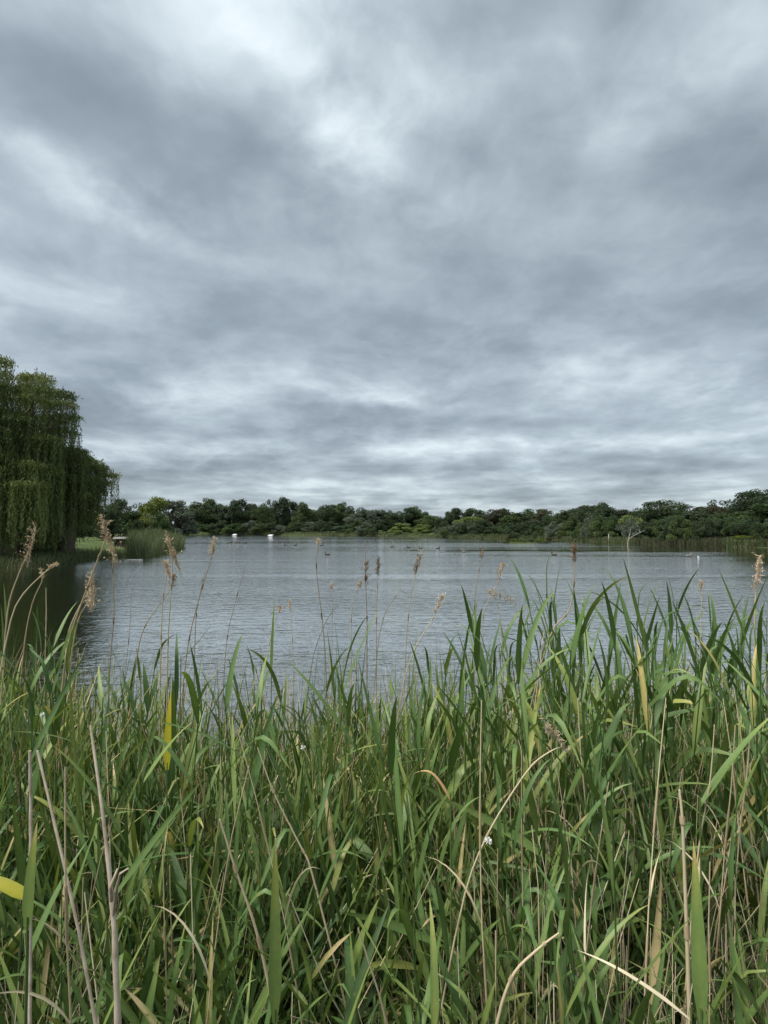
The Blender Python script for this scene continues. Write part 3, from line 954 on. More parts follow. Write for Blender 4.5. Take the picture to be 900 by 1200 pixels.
# lawn grass
pl = []
while len(pl) < 5000:
    q = rr.random((6000, 2)) * np.array([30, 40]) + np.array([-52, 36])
    d_ = sdist(q[:, 0], q[:, 1])
    pxq = 450 + q[:, 0] / q[:, 1] * 600
    keep = (d_ > 1.2) & (pxq > 60) & (pxq < 165)
    pl += list(q[keep])
tag(tufts('lawn_grass', np.array(pl[:5000]), 0.06, 0.2, 0.03, M['bedreed'], 0.5, 0.8, 13, 0.3, 0.85), 'mown grass on the bank beyond the willows', 'grass')
# reed belt on the right bank and thin fringe on the far shore
pl = []; pf = []
for _ in range(60):
    k = rr.integers(9, 23); ax_, ay_ = LAKE[k]; bx_, by_ = LAKE[k + 1]
    tq = rr.random(400)
    q = np.stack([ax_ + (bx_ - ax_) * tq, ay_ + (by_ - ay_) * tq], 1)
    q[:, 1] += rr.uniform(0.0, 2.6, 400)
    pxq = 450 + q[:, 0] / q[:, 1] * 600
    pl += list(q[(pxq > 745) & (pxq < 850)])
    pf += list(q[(pxq < 745) | (pxq > 846)])
tag(tufts('reed_belt', np.array(pl), 0.65, 1.2, 0.07, M['tanreed'], 0.1, 0.25, 14, 0.0, 1.0), 'brown-topped reed belt along the right bank', 'reeds')
tag(tufts('shore_reeds', np.array(pf), 0.4, 1.3, 0.10, M['bedreed'], 0.2, 0.5, 15, 0.0, 1.0), 'thin fringe of rushes along the far waterline', 'rushes')
q = rr.normal(size=(900, 2)); q = q / np.linalg.norm(q, axis=1, keepdims=True) * np.sqrt(rr.random((900, 1)))
tag(tufts('spit_grass', q * np.array([9.0, 3.6]) + np.array(ISLES[1][0]), 0.4, 0.9, 0.16, M['bedreed'], 0.3, 0.5, 16, 0.3, 1.0), 'rough grass covering the low spit', 'grass')
tag(tufts('island_grass', q[:500] * np.array([3.9, 1.4]) + np.array(ISLES[0][0]), 0.2, 0.5, 0.05, M['bedreed'], 0.3, 0.5, 17, 0.3, 1.0), 'short rushes covering the small island', 'grass')


# ------------------------------------------------------------------ things on and by the water
def white_float(px, py, wpx, label):
    D = 2.5 * 600 / (py - 620)
    s_ = D / 600
    root = empty('ramp_float', ((px - 450) / 600 * D, D, 0), R(6))
    w_ = wpx * s_ * 0.66
    b_ = MB(); b_.box((0, 0, 0.08), (w_ * 1.1, 1.4, 0.3), bev=0.06); b_.build('float_base', M['greypaint'], root, False)
    for sx in (-0.26, 0.26):                            # two sloping white boards
        b_ = MB()
        cxx = sx * w_
        ww = w_ * 0.22
        b_.add([(cxx - ww - .25, -.7, .24), (cxx + ww - .25, -.7, .24), (cxx + ww + .3, .6, .58), (cxx - ww + .3, .6, .58),
                (cxx - ww - .25, -.62, .18), (cxx + ww - .25, -.62, .18), (cxx + ww + .3, .66, .50), (cxx - ww + .3, .66, .50)],
               [(0, 1, 2, 3), (7, 6, 5, 4), (0, 4, 5, 1), (1, 5, 6, 2), (2, 6, 7, 3), (3, 7, 4, 0)])
        o_ = b_.build('board', M['white'], root, False)
    b_ = MB()
    for sx in (-0.45, 0, 0.45): b_.tube([(sx * w_ + .3, .6, .2), (sx * w_ + .3, .6, .50)], 0.05, 6)
    b_.build('support', M['greypaint'], root)
    return tag(root, label, 'float', 'white floats on the far water')


white_float(275, 627.6, 6.0, 'white sloping float close under the dark far shore, the farther of two')
white_float(317, 628.6, 7.0, 'white sloping float lying off the end of the low grassy spit')

# fishing platform on the point
D = 50.0
xL, zt = xz(140, 629.5, D); xR, _ = xz(166, 629.5, D)
root = empty('fishing_platform', ((xL + xR) / 2, D, 0))
w_ = xR - xL
b_ = MB(); b_.box((0, 0, zt - 0.07), (w_ * 1.04, 2.4, 0.16), bev=0.03); b_.build('deck', M['concrete'], root, False)
b_ = MB(); b_.box((0, 0.1, (zt - 0.15) / 2 - 0.1), (w_ * 1.0, 2.2, zt - 0.15 + 0.2)); b_.build('side_wall', M['timber'], root, False)
for sx in (-1, 1):
    b_ = MB(); b_.tube([(sx * w_ * 0.46, -1.08, -0.3), (sx * w_ * 0.46, -1.08, zt - 0.15)], 0.07, 8); b_.build('post', M['timber'], root)
tag(root, 'low grey-topped platform with a dark side wall at the edge of the reed bed', 'platform')
# flat board on the water
p_ = at(157, 657.0, 2.5 * 600 / 37.0)
root = empty('floating_board', (p_[0], p_[1], 0), R(3))
b_ = MB(); b_.box((0, 0, 0.05), (1.15, 0.7, 0.09), bev=0.04); b_.build('board', M['plank'], root, False)
b_ = MB()
for sx in (-.4, .4): b_.box((sx, 0, 0.105), (0.08, 0.6, 0.03))
b_.build('batten', M['plank'], root, False)
tag(root, 'pale flat board floating in front of the reed bed', 'board')

# white post and dead branch on the right bank
x_, D = (713 - 450) / 600 * 91.0, 91.0
b_ = MB(); zg = hgt(x_, D)
b_.tube([(0, 0, -0.3), (0.02, 0, 0.8), (0, 0, CAM_Z + (620 - 626) / 600 * D - zg)], [0.10, 0.09, 0.07], 8)
o_ = b_.build('wooden_post', M['palewood']); o_.location = (x_, D, zg)
tag(o_, 'short white post at the water edge beside the small light green bush', 'post')
D = 79.5; b_ = MB()
p0 = at(735, 640, D); x_ = p0[0]; zg = hgt(x_, D)
P_ = lambda a, c_: tuple(at(a, c_, D) - np.array([x_, D, zg]))
root = empty('dead_branch', (x_, D, zg))
b_.tube([(0, 0, -0.2), P_(736, 633), P_(738, 626), P_(739, 620)], [0.045, 0.04, 0.03, 0.015], 6); b_.build('stem', M['palewood'], root)
b_ = MB(); b_.tube([P_(737, 631.5), P_(742, 628), P_(750, 624), P_(756, 621)], [0.035, 0.03, 0.025, 0.012], 6); b_.build('limb', M['palewood'], root)
b_ = MB(); b_.tube([P_(750, 624), P_(749.5, 620)], [0.04, 0.015], 5); b_.build('twig', M['palewood'], root)
tag(root, 'bleached forked dead branch on the bank under the light green willow', 'branch')


# water birds
def ellipsoid(b_, c_, r_, tint=0.5, mi=0, nu=10, nv=8, fn=None):
    rings = []
    for i in range(nv + 1):
        ph = -math.pi / 2 + math.pi * i / nv
        ring = []
        for j in range(nu):
            a = 2 * math.pi * j / nu
            v = [c_[0] + r_[0] * math.sin(ph), c_[1] + r_[1] * math.cos(ph) * math.cos(a), c_[2] + r_[2] * math.cos(ph) * math.sin(a)]
            if fn: v = fn(v)
            ring.append(v)
        rings.append(np.array(ring))
    b_.loft(rings, tint, mi)


def make_duck(bodym):
    root = empty('duck', (0, 0, -500))
    b_ = MB()
    ellipsoid(b_, (0, 0, 0.08), (0.26, 0.12, 0.11), fn=lambda v: [v[0], v[1], v[2] + (0.10 * max(0, -v[0] - 0.12) if v[0] < 0 else 0)])
    b_.tube([(0.16, 0, 0.12), (0.22, 0, 0.22), (0.24, 0, 0.30)], [0.07, 0.045, 0.042], 8)
    ellipsoid(b_, (0.255, 0, 0.315), (0.06, 0.045, 0.045))
    b_.build('body', bodym, root)
    b_ = MB(); ellipsoid(b_, (0.335, 0, 0.305), (0.04, 0.022, 0.012)); b_.build('beak', M['beak'], root)
    b_ = MB()
    for sy in (-1, 1): ellipsoid(b_, (-0.03, sy * 0.095, 0.115), (0.17, 0.03, 0.06), fn=lambda v: v)
    b_.build('wing', M['duckgrey'], root)
    return root


DUCKS = [(270, 636.4, 'd', 'dark duck leading the row of three below the white floats'), (279, 636.2, 'd', 'dark duck in the middle of the row of three below the white floats'),
         (287, 636.8, 'd', 'dark duck at the tail of the row of three below the white floats'), (335, 639.2, 'd', 'dark duck paired with another short of the low spit, nearer the floats'),
         (346, 639.3, 'd', 'dark duck paired with another short of the low spit, nearer mid lake'), (377, 639.4, 'd', 'lone dark duck level with the pair by the low spit'),
         (384, 650.2, 'd', 'lone dark duck closest to the viewer in mid lake'), (459, 641.2, 'd', 'dark duck at the head of the line swimming in mid lake'),
         (479, 642.0, 'd', 'dark duck second in the line swimming in mid lake'), (493, 642.6, 'd', 'dark duck third in the line swimming in mid lake'),
         (513, 643.0, 'd', 'small dark duck at the tail of the line swimming in mid lake'), (544, 647.2, 'g', 'pale grey duck swimming alone in front of the calm lane'),
         (649, 650.4, 'd', 'dark duck swimming in front of the small island and the calm lane'), (818, 653.0, 'w', 'white gull floating on the ruffled water off the reed belt'),
         (806, 652.5, 'g', 'grey duck swimming just ahead of the white gull')]
dp = {}
for px, py, k, lab in DUCKS:
    if k not in dp:
        dp[k] = make_duck({'d': M['duck'], 'g': M['duckgrey'], 'w': M['whitefeather']}[k]); o_ = dp[k]
    else:
        o_ = copy_tree(dp[k])
    D = 2.5 * 600 / (py - 620)
    o_.name = 'gull' if k == 'w' else 'duck'
    o_.location = ((px - 450) / 600 * D, D, -0.01)
    sc_ = 1.35 if D > 80 else (0.42 if k == 'w' else 1.0)
    o_.scale = (sc_, sc_, sc_)
    o_.rotation_euler = (0, 0, random.choice([0, math.pi]) + random.uniform(-0.5, 0.5))
    tag(o_, lab, 'bird' if k == 'w' else 'duck', 'water birds on the lake')


# ------------------------------------------------------------------ the near bank
PROF_X = [-200, 0, 40, 80, 130, 200, 260, 330, 380, 420, 470, 520, 570, 620, 660, 690, 740, 790, 830, 870, 900, 1100]
PROF_Y = [690, 700, 722, 738, 748, 760, 770, 772, 757, 742, 760, 750, 738, 722, 695, 674, 676, 694, 735, 735, 715, 690]


def prof(px): return np.interp(px, PROF_X, PROF_Y)


def bank_points(n, dmin, dmax, power, seed, pxr=(-170, 1070)):
    r_ = np.random.default_rng(seed)
    px_ = r_.uniform(*pxr, n)
    u = r_.random(n)
    D_ = (dmin ** power + u * (dmax ** power - dmin ** power)) ** (1 / power)
    x_ = (px_ - 450) / 600 * D_
    return px_, D_, x_, r_


def limit(px_, D_, z0, extra):
    """largest height a plant may have there so that the growth keeps the bank's stepped top"""
    return CAM_Z - (prof(px_) + extra - 620) / 600 * D_ - z0


def lay(n, r_):
    """azimuths of a growth the wind has laid over, mostly to one side"""
    return np.where(r_.random(n) < 0.42, r_.normal(R(80), 0.65, n), r_.random(n) * 6.283)


# --- grass mass
def grass_mass():
    global rng
    b_ = MB()
    n = 7500
    px_, D_, x_, r_ = bank_points(n, 0.42, 3.7, 1.35, 201)
    rng = r_
    z0 = height(x_, D_)
    base = np.stack([x_, D_, np.maximum(z0, -0.05) - 0.03], 1)
    lim = limit(px_, D_, z0, 75 * r_.random(n) ** 1.4)
    cap = np.interp(D_, [0.4, 0.9, 1.6, 2.4], [0.75, 0.95, 1.2, 1.6])
    cap = np.where(px_ > 575, np.minimum(cap, 1.12), cap)
    arch = np.interp(D_, [1.0, 2.4], [1.0, 0.0])             # close to the path the growth has been beaten over
    lean = np.abs(r_.normal(0.33 + 0.27 * arch, 0.30 + 0.12 * arch, n)); curl = r_.uniform(0.1, 2.0 + 0.5 * arch, n) * r_.random(n) ** (1 - 0.4 * arch)
    L = np.clip(np.minimum(lim * r_.uniform(0.55, 1.08, n) * (1 + 0.25 * lean), cap * r_.uniform(0.6, 1.0, n)), 0.25, 1.6)
    kink = np.where(r_.random(n) < 0.24, r_.uniform(0.8, 1.9, n), 0)
    wid = 0.0045 + 0.0145 * r_.random(n) ** 1.6
    tint = np.clip(r_.normal(0.46, 0.18, n), 0, 0.9); tint = np.where(r_.random(n) < 0.07, r_.uniform(0.9, 1, n), tint)
    b_.ribbons(base, lay(n, r_), L, wid, lean, curl, r_.normal(0, 1.0, n), seg=7, fold=0.28, tint=tint, kink=kink, kt=r_.uniform(0.4, 0.85, n),
               tip=np.where(r_.random(n) < 0.3, r_.uniform(0.6, 1.6, n), 0.25))
    # smaller reed shoots: a stem with leaves set alternately, too many to count
    n = 2200
    px_, D_, x_, r_ = bank_points(n, 1.0, 3.3, 1.6, 211)
    z0 = height(x_, D_)
    H = np.clip(limit(px_, D_, z0, 70 * r_.random(n) ** 1.2 + 5 + np.where(px_ > 590, 8, 0)) * r_.uniform(0.8, 1.0, n), 0.4, np.interp(D_, [1.0, 1.6, 2.4], [0.95, 1.25, 1.7]))
    base = np.stack([x_, D_, np.maximum(z0, -0.05) - 0.03], 1)
    c_ = b_.stems(base, lay(n, r_), H * 0.86, 0.0024, np.abs(r_.normal(0.08, 0.09, n)), r_.uniform(0, 0.3, n), seg=8, tint=r_.uniform(0.3, 0.6, n), taper=0.6)
    az0 = r_.random(n) * 6.283
    tn = np.clip(r_.normal(0.48, 0.16, n), 0, 0.9)
    for q in range(7):
        f = 0.22 + 0.125 * q + r_.uniform(-.03, .03, n)
        k0 = np.minimum((f * 8).astype(int), 7); w_ = (f * 8 - k0)[:, None]
        pb = c_[np.arange(n), k0] * (1 - w_) + c_[np.arange(n), k0 + 1] * w_
        up_ = q / 6
        b_.ribbons(pb, az0 + q * math.pi + r_.normal(0, 0.6, n), r_.uniform(0.20, 0.38, n) * (1.1 - 0.25 * up_), r_.uniform(0.010, 0.024, n), r_.uniform(0.40, 1.15, n) * (1.15 - 0.65 * up_), r_.uniform(0, 1.0, n) * (1.1 - 0.6 * up_),
                   r_.normal(0, 0.9, n), seg=6, fold=0.25, tint=np.clip(tn + r_.normal(0, 0.1, n), 0, 1), kink=np.where(r_.random(n) < 0.12, r_.uniform(0.6, 1.6, n), 0), kt=r_.uniform(0.4, 0.9, n),
                   tip=np.where(r_.random(n) < 0.25, r_.uniform(0.5, 1.4, n), 0.2))
    # shorter leaning leaves low in the growth
    n = 10500
    px_, D_, x_, r_ = bank_points(n, 0.42, 2.9, 1.35, 209)
    z0 = height(x_, D_)
    base = np.stack([x_, D_, z0 + r_.uniform(-0.03, 0.35, n) * (r_.random(n) < 0.7)], 1)
    b_.ribbons(base, lay(n, r_), r_.uniform(0.3, 0.70, n), 0.005 + 0.011 * r_.random(n) ** 1.3, np.abs(r_.normal(0.55, 0.35, n)), r_.uniform(0.2, 1.7, n), r_.normal(0, 1.2, n), seg=6, fold=0.28,
               tint=np.clip(r_.normal(0.38, 0.18, n), 0, 1), kink=np.where(r_.random(n) < 0.15, r_.uniform(0.7, 1.6, n), 0), kt=r_.uniform(0.4, 0.9, n), tip=0.3)
    # taller blades along the water's edge
    n = 2800
    px_, D_, x_, r_ = bank_points(n, 1.5, 3.4, 1.1, 207, (-170, 1070))
    z0 = height(x_, D_)
    base = np.stack([x_, D_, np.maximum(z0, -0.05) - 0.03], 1)
    lim = limit(px_, D_, z0, 60 * r_.random(n) ** 1.3 - 6)
    b_.ribbons(base, r_.random(n) * 6.283, np.clip(lim * np.where(px_ < 590, r_.uniform(0.80, 1.10, n), r_.uniform(0.48, 0.86, n)), 0.3, 1.75), 0.006 + 0.016 * r_.random(n) ** 1.4, np.abs(r_.normal(0.10, 0.14, n)), r_.uniform(0, 1.1, n) * r_.random(n),
               r_.normal(0, 1.0, n), seg=7, fold=0.28, tint=np.clip(r_.normal(0.46, 0.18, n), 0, 1), kink=np.where(r_.random(n) < 0.2, r_.uniform(0.7, 1.8, n), 0), kt=r_.uniform(0.5, 0.9, n),
               tip=np.where(r_.random(n) < 0.3, r_.uniform(0.6, 1.6, n), 0.25))
    # thin fine grass low down
    n = 1800
    px_, D_, x_, r_ = bank_points(n, 0.42, 3.5, 1.3, 202)
    z0 = height(x_, D_)
    base = np.stack([x_, D_, np.maximum(z0, -0.05) - 0.03], 1)
    L = np.minimum(r_.uniform(0.35, 0.95, n), np.maximum(limit(px_, D_, z0, r_.uniform(10, 90, n)), 0.2))
    b_.ribbons(base, r_.random(n) * 6.283, L, r_.uniform(0.003, 0.007, n), np.abs(r_.normal(0.3, 0.28, n)), r_.uniform(0, 1.6, n), r_.normal(0, 1, n), seg=6, fold=0.2,
               tint=np.clip(r_.normal(0.5, 0.2, n), 0, 0.95))
    return tag(b_.build('grass', M['grass']), 'tangled long green grass covering the near bank', 'grass', kind='stuff')


grass_mass()


# --- straw mass
def straw_mass():
    global rng
    b_ = MB()
    n = 7400
    px_, D_, x_, r_ = bank_points(n, 0.5, 3.7, 1.3, 203)
    px_ = np.where(r_.random(n) < 0.28, r_.uniform(560, 930, n), px_); x_ = (px_ - 450) / 600 * D_
    rng = r_
    # straw stands in loose bunches
    bunch = np.sin(x_ * 5.1 + 1.7 * np.sin(D_ * 3.3)) + np.sin(D_ * 4.3 + 2 * x_)
    z0 = height(x_, D_)
    base = np.stack([x_, D_, np.maximum(z0, -0.05) - 0.03], 1)
    cap = np.interp(D_, [0.4, 0.9, 1.6, 2.4], [0.8, 1.0, 1.3, 1.7])
    L = np.clip(np.minimum(limit(px_, D_, z0, r_.uniform(-45, 70, n) - 25 * (r_.random(n) < .1)), cap) * r_.uniform(0.5, 1.05, n), 0.2, 1.7)
    L = np.where(bunch < -0.6, L * 0.6, L)
    b_.stems(base, r_.random(n) * 6.283, L, 0.0012 + 0.0024 * r_.random(n) ** 1.5, np.abs(r_.normal(0.18, 0.25, n)), r_.normal(0.1, 0.35, n), seg=5, tint=np.clip(r_.normal(0.76, 0.22, n), 0, 1), wob=0.05)
    n = 1300          # broken dry leaves and litter lying in the bottom of the growth
    px_, D_, x_, r_ = bank_points(n, 0.45, 3.4, 1.2, 204)
    z0 = height(x_, D_)
    base = np.stack([x_, D_, z0 + r_.uniform(0.0, 0.45, n)], 1)
    b_.ribbons(base, r_.random(n) * 6.283, r_.uniform(0.2, 0.6, n), r_.uniform(0.004, 0.012, n), r_.uniform(0.6, 1.7, n), r_.normal(0.3, 0.5, n), r_.normal(0, 2.5, n), seg=5, fold=0.4,
               tint=np.clip(r_.normal(0.22, 0.2, n), 0, 1), prof='lance')
    return tag(b_.build('dry_straw', M['straw']), 'dry straw and dead stems tangled through the green grass', 'straw', kind='stuff')


straw_mass()


# --- common reed plants, individually
def reed_proto(seed, H, nl, lw, ll, spread, tint0):
    global rng
    rng = np.random.default_rng(seed)
    root = empty('reed', (0, 0, -500))
    b_ = MB()
    c_ = b_.stems([(0, 0, -0.04)], rng.random() * 6.28, H, 0.0038, rng.uniform(0, 0.10), rng.uniform(0, 0.15), seg=12, tint=0.4, taper=0.6, sides=5)[0]
    b_.build('stem', M['reed'], root)
    b_ = MB()
    f = np.linspace(0.22, 0.97, nl)
    pts = np.stack([np.interp(f * 12, np.arange(13), c_[:, k]) for k in range(3)], 1)
    az0 = rng.random() * 6.28
    az = az0 + np.arange(nl) * math.pi + rng.normal(0, 0.55, nl)
    size = np.interp(f, [0.2, 0.5, 0.8, 1.0], [0.75, 1.0, 0.95, 0.6])
    lean = rng.uniform(0.35, 0.75, nl) * spread * np.interp(f, [0.2, 1.0], [1.25, 0.45])
    b_.ribbons(pts, az, ll * 0.62 * size * rng.uniform(0.8, 1.15, nl), lw * 0.92 * size * rng.uniform(0.7, 1.2, nl), lean, rng.uniform(0.0, 0.6, nl) * spread, rng.normal(0, 0.7, nl), seg=9, fold=0.22,
               tint=np.clip(tint0 + rng.normal(0, 0.12, nl) + 0.08 * (f < 0.35), 0, 1), kink=np.where(rng.random(nl) < 0.15, rng.uniform(0.6, 1.5, nl), 0), kt=rng.uniform(0.4, 0.8, nl), tip=np.where(rng.random(nl) < 0.3, rng.uniform(0.4, 1.0, nl), 0.2))
    b_.build('leaves', M['reed'], root)
    return root, H


RP = [reed_proto(300 + i, H, nl, lw, ll, sp_, tn) for i, (H, nl, lw, ll, sp_, tn) in enumerate([
    (1.60, 9, .026, .46, 0.9, .40), (1.45, 8, .030, .44, 1.1, .35), (1.30, 8, .024, .42, 0.8, .50), (1.50, 9, .022, .50, 1.2, .45), (1.70, 10, .028, .42, 0.7, .38),
    (1.20, 7, .030, .40, 1.0, .55), (1.40, 9, .026, .50, 0.6, .30), (1.55, 8, .032, .48, 1.0, .42), (1.25, 7, .020, .46, 1.3, .62), (1.65, 10, .027, .45, 0.95, .35),
    (1.20, 8, .026, .50, 1.9, .45), (1.30, 8, .024, .54, 2.2, .40), (1.10, 7, .028, .48, 1.7, .55), (1.25, 9, .022, .52, 2.0, .50)])]
used = [False] * len(RP)


def zone(px):
    if px < 135: return 'against the willow reflection'
    if px < 250: return 'in front of the reed-covered point'
    if px < 560: return 'before the open middle of the lake'
    if px < 700: return 'in line with the small island'
    return 'in the tall clump before the reed belt'


def place_reed(px, D, H, rs, label, lean=0.0, az=0.0):
    i = rs.integers(10) if D > 2.0 else 10 + rs.integers(4) if rs.random() < 0.75 else rs.integers(10)
    o_ = RP[i][0] if not used[i] else copy_tree(RP[i][0])
    used[i] = True
    x = (px - 450) / 600 * D
    z0 = max(hgt(x, D), -0.05) - 0.03
    s_ = H / RP[i][1]
    o_.name = 'reed'
    o_.location = (x, D, z0)
    k_ = max(0.55, min(1.1, s_ ** 0.7)) * 1.0 * (0.72 if D < 1.5 else 1.0)
    o_.scale = (k_, k_, s_)
    o_.rotation_euler = (rs.normal(0, 0.09), rs.normal(0, 0.09), rs.random() * 6.28)
    if 'label' in o_: del o_['label']
    tag(o_, label, 'reed', 'green reeds on the near bank')


rs = np.random.default_rng(401)
cnt = 0
for j in range(290):
    if j < 90:                                   # tall clump on the right of the bank
        px = rs.uniform(590, 930); D = rs.uniform(1.4, 2.9)
        ex = abs(rs.normal(0, 45)) - 12
    elif j < 215:
        px = rs.uniform(-60, 960); D = rs.uniform(1.35, 2.9)
        ex = abs(rs.normal(0, 55)) - 8
    else:
        px = rs.uniform(-80, 980); D = rs.uniform(0.9, 1.9)
        ex = rs.uniform(60, 330)
    x = (px - 450) / 600 * D
    z0 = hgt(x, D)
    H = CAM_Z - (prof(px) + ex - 620) / 600 * D - z0
    H = min(max(H, 0.55), 2.05)
    depth = 'low green reed near the viewer' if D < 1.5 else ('green reed amid the thicket' if D < 2.4 else 'green reed on the water side')
    place_reed(px, D, H, rs, f'{depth}, {zone(px)}')


# --- dry reed stalks with plumes, individually
def stalk(px_pts, D, rad, plume, label, mat='straw', tint=0.5, name='reed_stalk', nod=-1, size=1.0, pm='plume', dens=1.0, sub=None):
    """px_pts: list of photo points from the base up; the stem is carried down to the ground"""
    global rng
    rng = np.random.default_rng(abs(hash((px_pts[0][0], px_pts[-1][1]))) % 100000)
    pts = [at(a, c_, D) for a, c_ in px_pts]
    for i, p_ in enumerate(pts):                        # the stalk is not flat: let it lean a little in depth
        p_[1] += 0.06 * i / len(pts) * D * 0.3
    b0 = pts[0] + (pts[0] - pts[1]) * 0.2
    zg = hgt(b0[0], b0[1])
    if pts[0][2] > zg:
        k_ = min(1.0, (pts[0][2] - zg))
        dirv = (pts[0] - pts[1]); dirv /= np.linalg.norm(dirv) + 1e-9
        g0 = np.array([pts[0][0] + dirv[0] * k_ * 0.5, pts[0][1] + dirv[1] * 0.2, 0])
        g0[2] = max(hgt(g0[0], g0[1]), -0.1) - 0.03
        pts = [g0] + pts
    org = pts[0].copy()
    root = empty(name, tuple(org))
    pts = np.array(pts) - org
    # resample smoothly
    m_ = len(pts); tt = np.linspace(0, m_ - 1, (m_ - 1) * 5 + 1)
    sm = np.stack([np.interp(tt, np.arange(m_), pts[:, k]) for k in range(3)], 1)
    for _ in range(3): sm[1:-1] = (sm[:-2] + 2 * sm[1:-1] + sm[2:]) / 4
    b_ = MB()
    b_.tube(sm, np.linspace(rad, rad * 0.45, len(sm)), 6, tint)
    for q in range(3, len(sm) - 2, 6):                  # joints of the stem
        b_.tube(sm[q:q + 2] * 0.7 + sm[q:q + 1] * 0.3, rad * 1.15, 6, max(0, tint - 0.25), cap=False)
    b_.build('stem', M[mat], root)
    if plume:
        L = plume * size
        tipv = sm[-1] - sm[-4]; tipv /= np.linalg.norm(tipv)
        if sub is None: sub = [1.0]
        for si, f0 in enumerate(sub):
            pb = MB()
            end = sm[int((len(sm) - 1) * f0)]
            n = int(40 * dens)
            f = rng.random(n) ** 0.8
            base = end - tipv * (L * (1 - f))[:, None] + rng.normal(0, 0.002, (n, 3))
            az = np.where(rng.random(n) < 0.72, nod * math.pi / 2, rng.uniform(-3.14, 3.14, n)) + rng.normal(0, 0.5, n)
            ln_ = L * rng.uniform(0.18, 0.42, n) * (1.15 - 0.6 * f)
            cc = pb.stems(base, az, ln_, 0.0008 * size ** 0.3, rng.uniform(0.05, 0.5, n), rng.uniform(0.5, 2.0, n), seg=4, tint=rng.uniform(0.2, 0.7, n))
            # spikelets along every branchlet
            for w0 in (1, 2, 3, 4):
                for rep in range(1):
                    c0 = cc[:, w0] + rng.normal(0, 0.004 * size, (n, 3))
                    d0 = cc[:, w0] - cc[:, w0 - 1]
                    d0 = d0 / (np.linalg.norm(d0, axis=1, keepdims=True) + 1e-9) + rng.normal(0, 0.5, (n, 3)) + np.array([0, 0, -0.25])
                    pb.leaves(c0, d0, rng.uniform(0.010, 0.020, n) * size ** 0.5, rng.uniform(0.0016, 0.0036, n) * size ** 0.5, np.clip(rng.normal(0.5, 0.25, n), 0, 1))
            pb.build('plume', M[pm], root)
    return tag(root, label, 'dry reed', 'dry reed stalks standing over the green')


ST = stalk
ST([(6, 735), (10, 700), (22, 665), (34, 636), (36, 618)], 2.4, .0035, .20, 'dry stalk with a shaggy plume nodding in front of the tall willow trunk', tint=.55, nod=-1)
ST([(10, 722), (28, 692), (52, 668), (62, 662)], 2.3, .003, .05, 'dry stalk bent over with one pale drooping tip over the dark water', tint=.75, nod=1, size=.9, dens=.5)
ST([(28, 745), (38, 700), (47, 680), (43, 668)], 2.5, .003, .05, 'thin dry stalk standing beside the pale drooping tip', tint=.4, dens=.4)
ST([(53, 760), (52, 720), (49, 690)], 2.5, .003, 0, 'broken bare stalk in front of the willow reflection', tint=.5)
ST([(74, 782), (84, 735), (100, 690), (110, 660), (122, 628), (116, 612)], 2.0, .004, .21, 'tall dry stalk with the biggest ragged plume, in front of the lawn', tint=.5, nod=-1, dens=1.7)
ST([(76, 770), (80, 735), (94, 705), (104, 690), (103, 676)], 2.05, .0035, .13, 'dry stalk with a plume hanging low beneath the biggest plume', tint=.45, nod=-1, size=1.15, dens=1.3)
ST([(86, 740), (95, 715), (106, 700), (105, 688)], 2.1, .003, .10, 'short dry stalk whose plume tangles with the hanging one', tint=.55, nod=-1)
ST([(128, 780), (133, 720), (129, 670), (128, 640)], 2.3, .0028, 0, 'thin straight bare stalk just beside the biggest plume', tint=.35)
ST([(196, 800), (196, 745), (199, 690), (200, 650), (192, 632)], 2.1, .0032, .17, 'dry stalk with a thick plume arched over in front of the reed-covered point', tint=.5, nod=-1, dens=1.6)
ST([(188, 790), (188, 740), (189, 700), (194, 668), (190, 660)], 2.15, .0028, .09, 'dry stalk with a pinkish tuft just below the arched plume', tint=.5, nod=-1, dens=1.1)
ST([(160, 760), (170, 730), (190, 703), (198, 690), (200, 676)], 2.2, .0026, .06, 'slanting green-grey stalk with a small brown tuft below the arched plume', tint=.35, nod=1, pm='brown', dens=.8)
ST([(214, 800), (222, 740), (235, 690), (247, 650), (250, 632)], 2.3, .003, .10, 'dry stalk with a short upright tuft, the first past the reed point', tint=.4, nod=-1, dens=.9)
ST([(228, 760), (229, 715), (236, 680), (238, 670)], 2.4, .0024, 0, 'thin bare stalk leaning beside the short upright tuft', tint=.3)
ST([(262, 790), (266, 740), (276, 700), (285, 665)], 2.4, .0022, 0, 'thin dark stalk leaning over the open water with no plume', tint=.2)
ST([(382, 770), (376, 715), (369, 665), (373, 632)], 2.3, .0030, .03, 'tall lone stalk curving up to the lake before the low spit', tint=.35, dens=.4)
ST([(389, 760), (389, 715), (388, 685)], 2.5, .0018, .05, 'faint thin stalk beside the tall lone curving stalk', tint=.4, dens=.3)
ST([(362, 790), (372, 750), (386, 720), (398, 709)], 2.3, .0018, 0, 'low thin stalk arching over beside the lone curving stalk', tint=.2)
ST([(430, 760), (430, 720), (428, 680), (428, 634)], 2.2, .0030, .11, 'straight tall stalk with a torn open tuft in mid lake', tint=.35, nod=1, dens=.7, pm='brown', sub=[.86])
ST([(441, 770), (441, 720), (442, 690), (444, 657)], 2.3, .0028, .09, 'straight stalk with a narrow brown plume beside the torn open tuft', tint=.4, nod=-1, pm='brown', size=.8)
ST([(412, 770), (411, 720), (418, 695), (424, 682)], 2.3, .0018, .06, 'slender stalk leaning towards the torn open tuft', tint=.5, dens=.5)
ST([(441, 760), (450, 720), (463, 700), (472, 692)], 2.3, .0018, 0, 'slender dark stalk bowing away from the narrow brown plume', tint=.15)
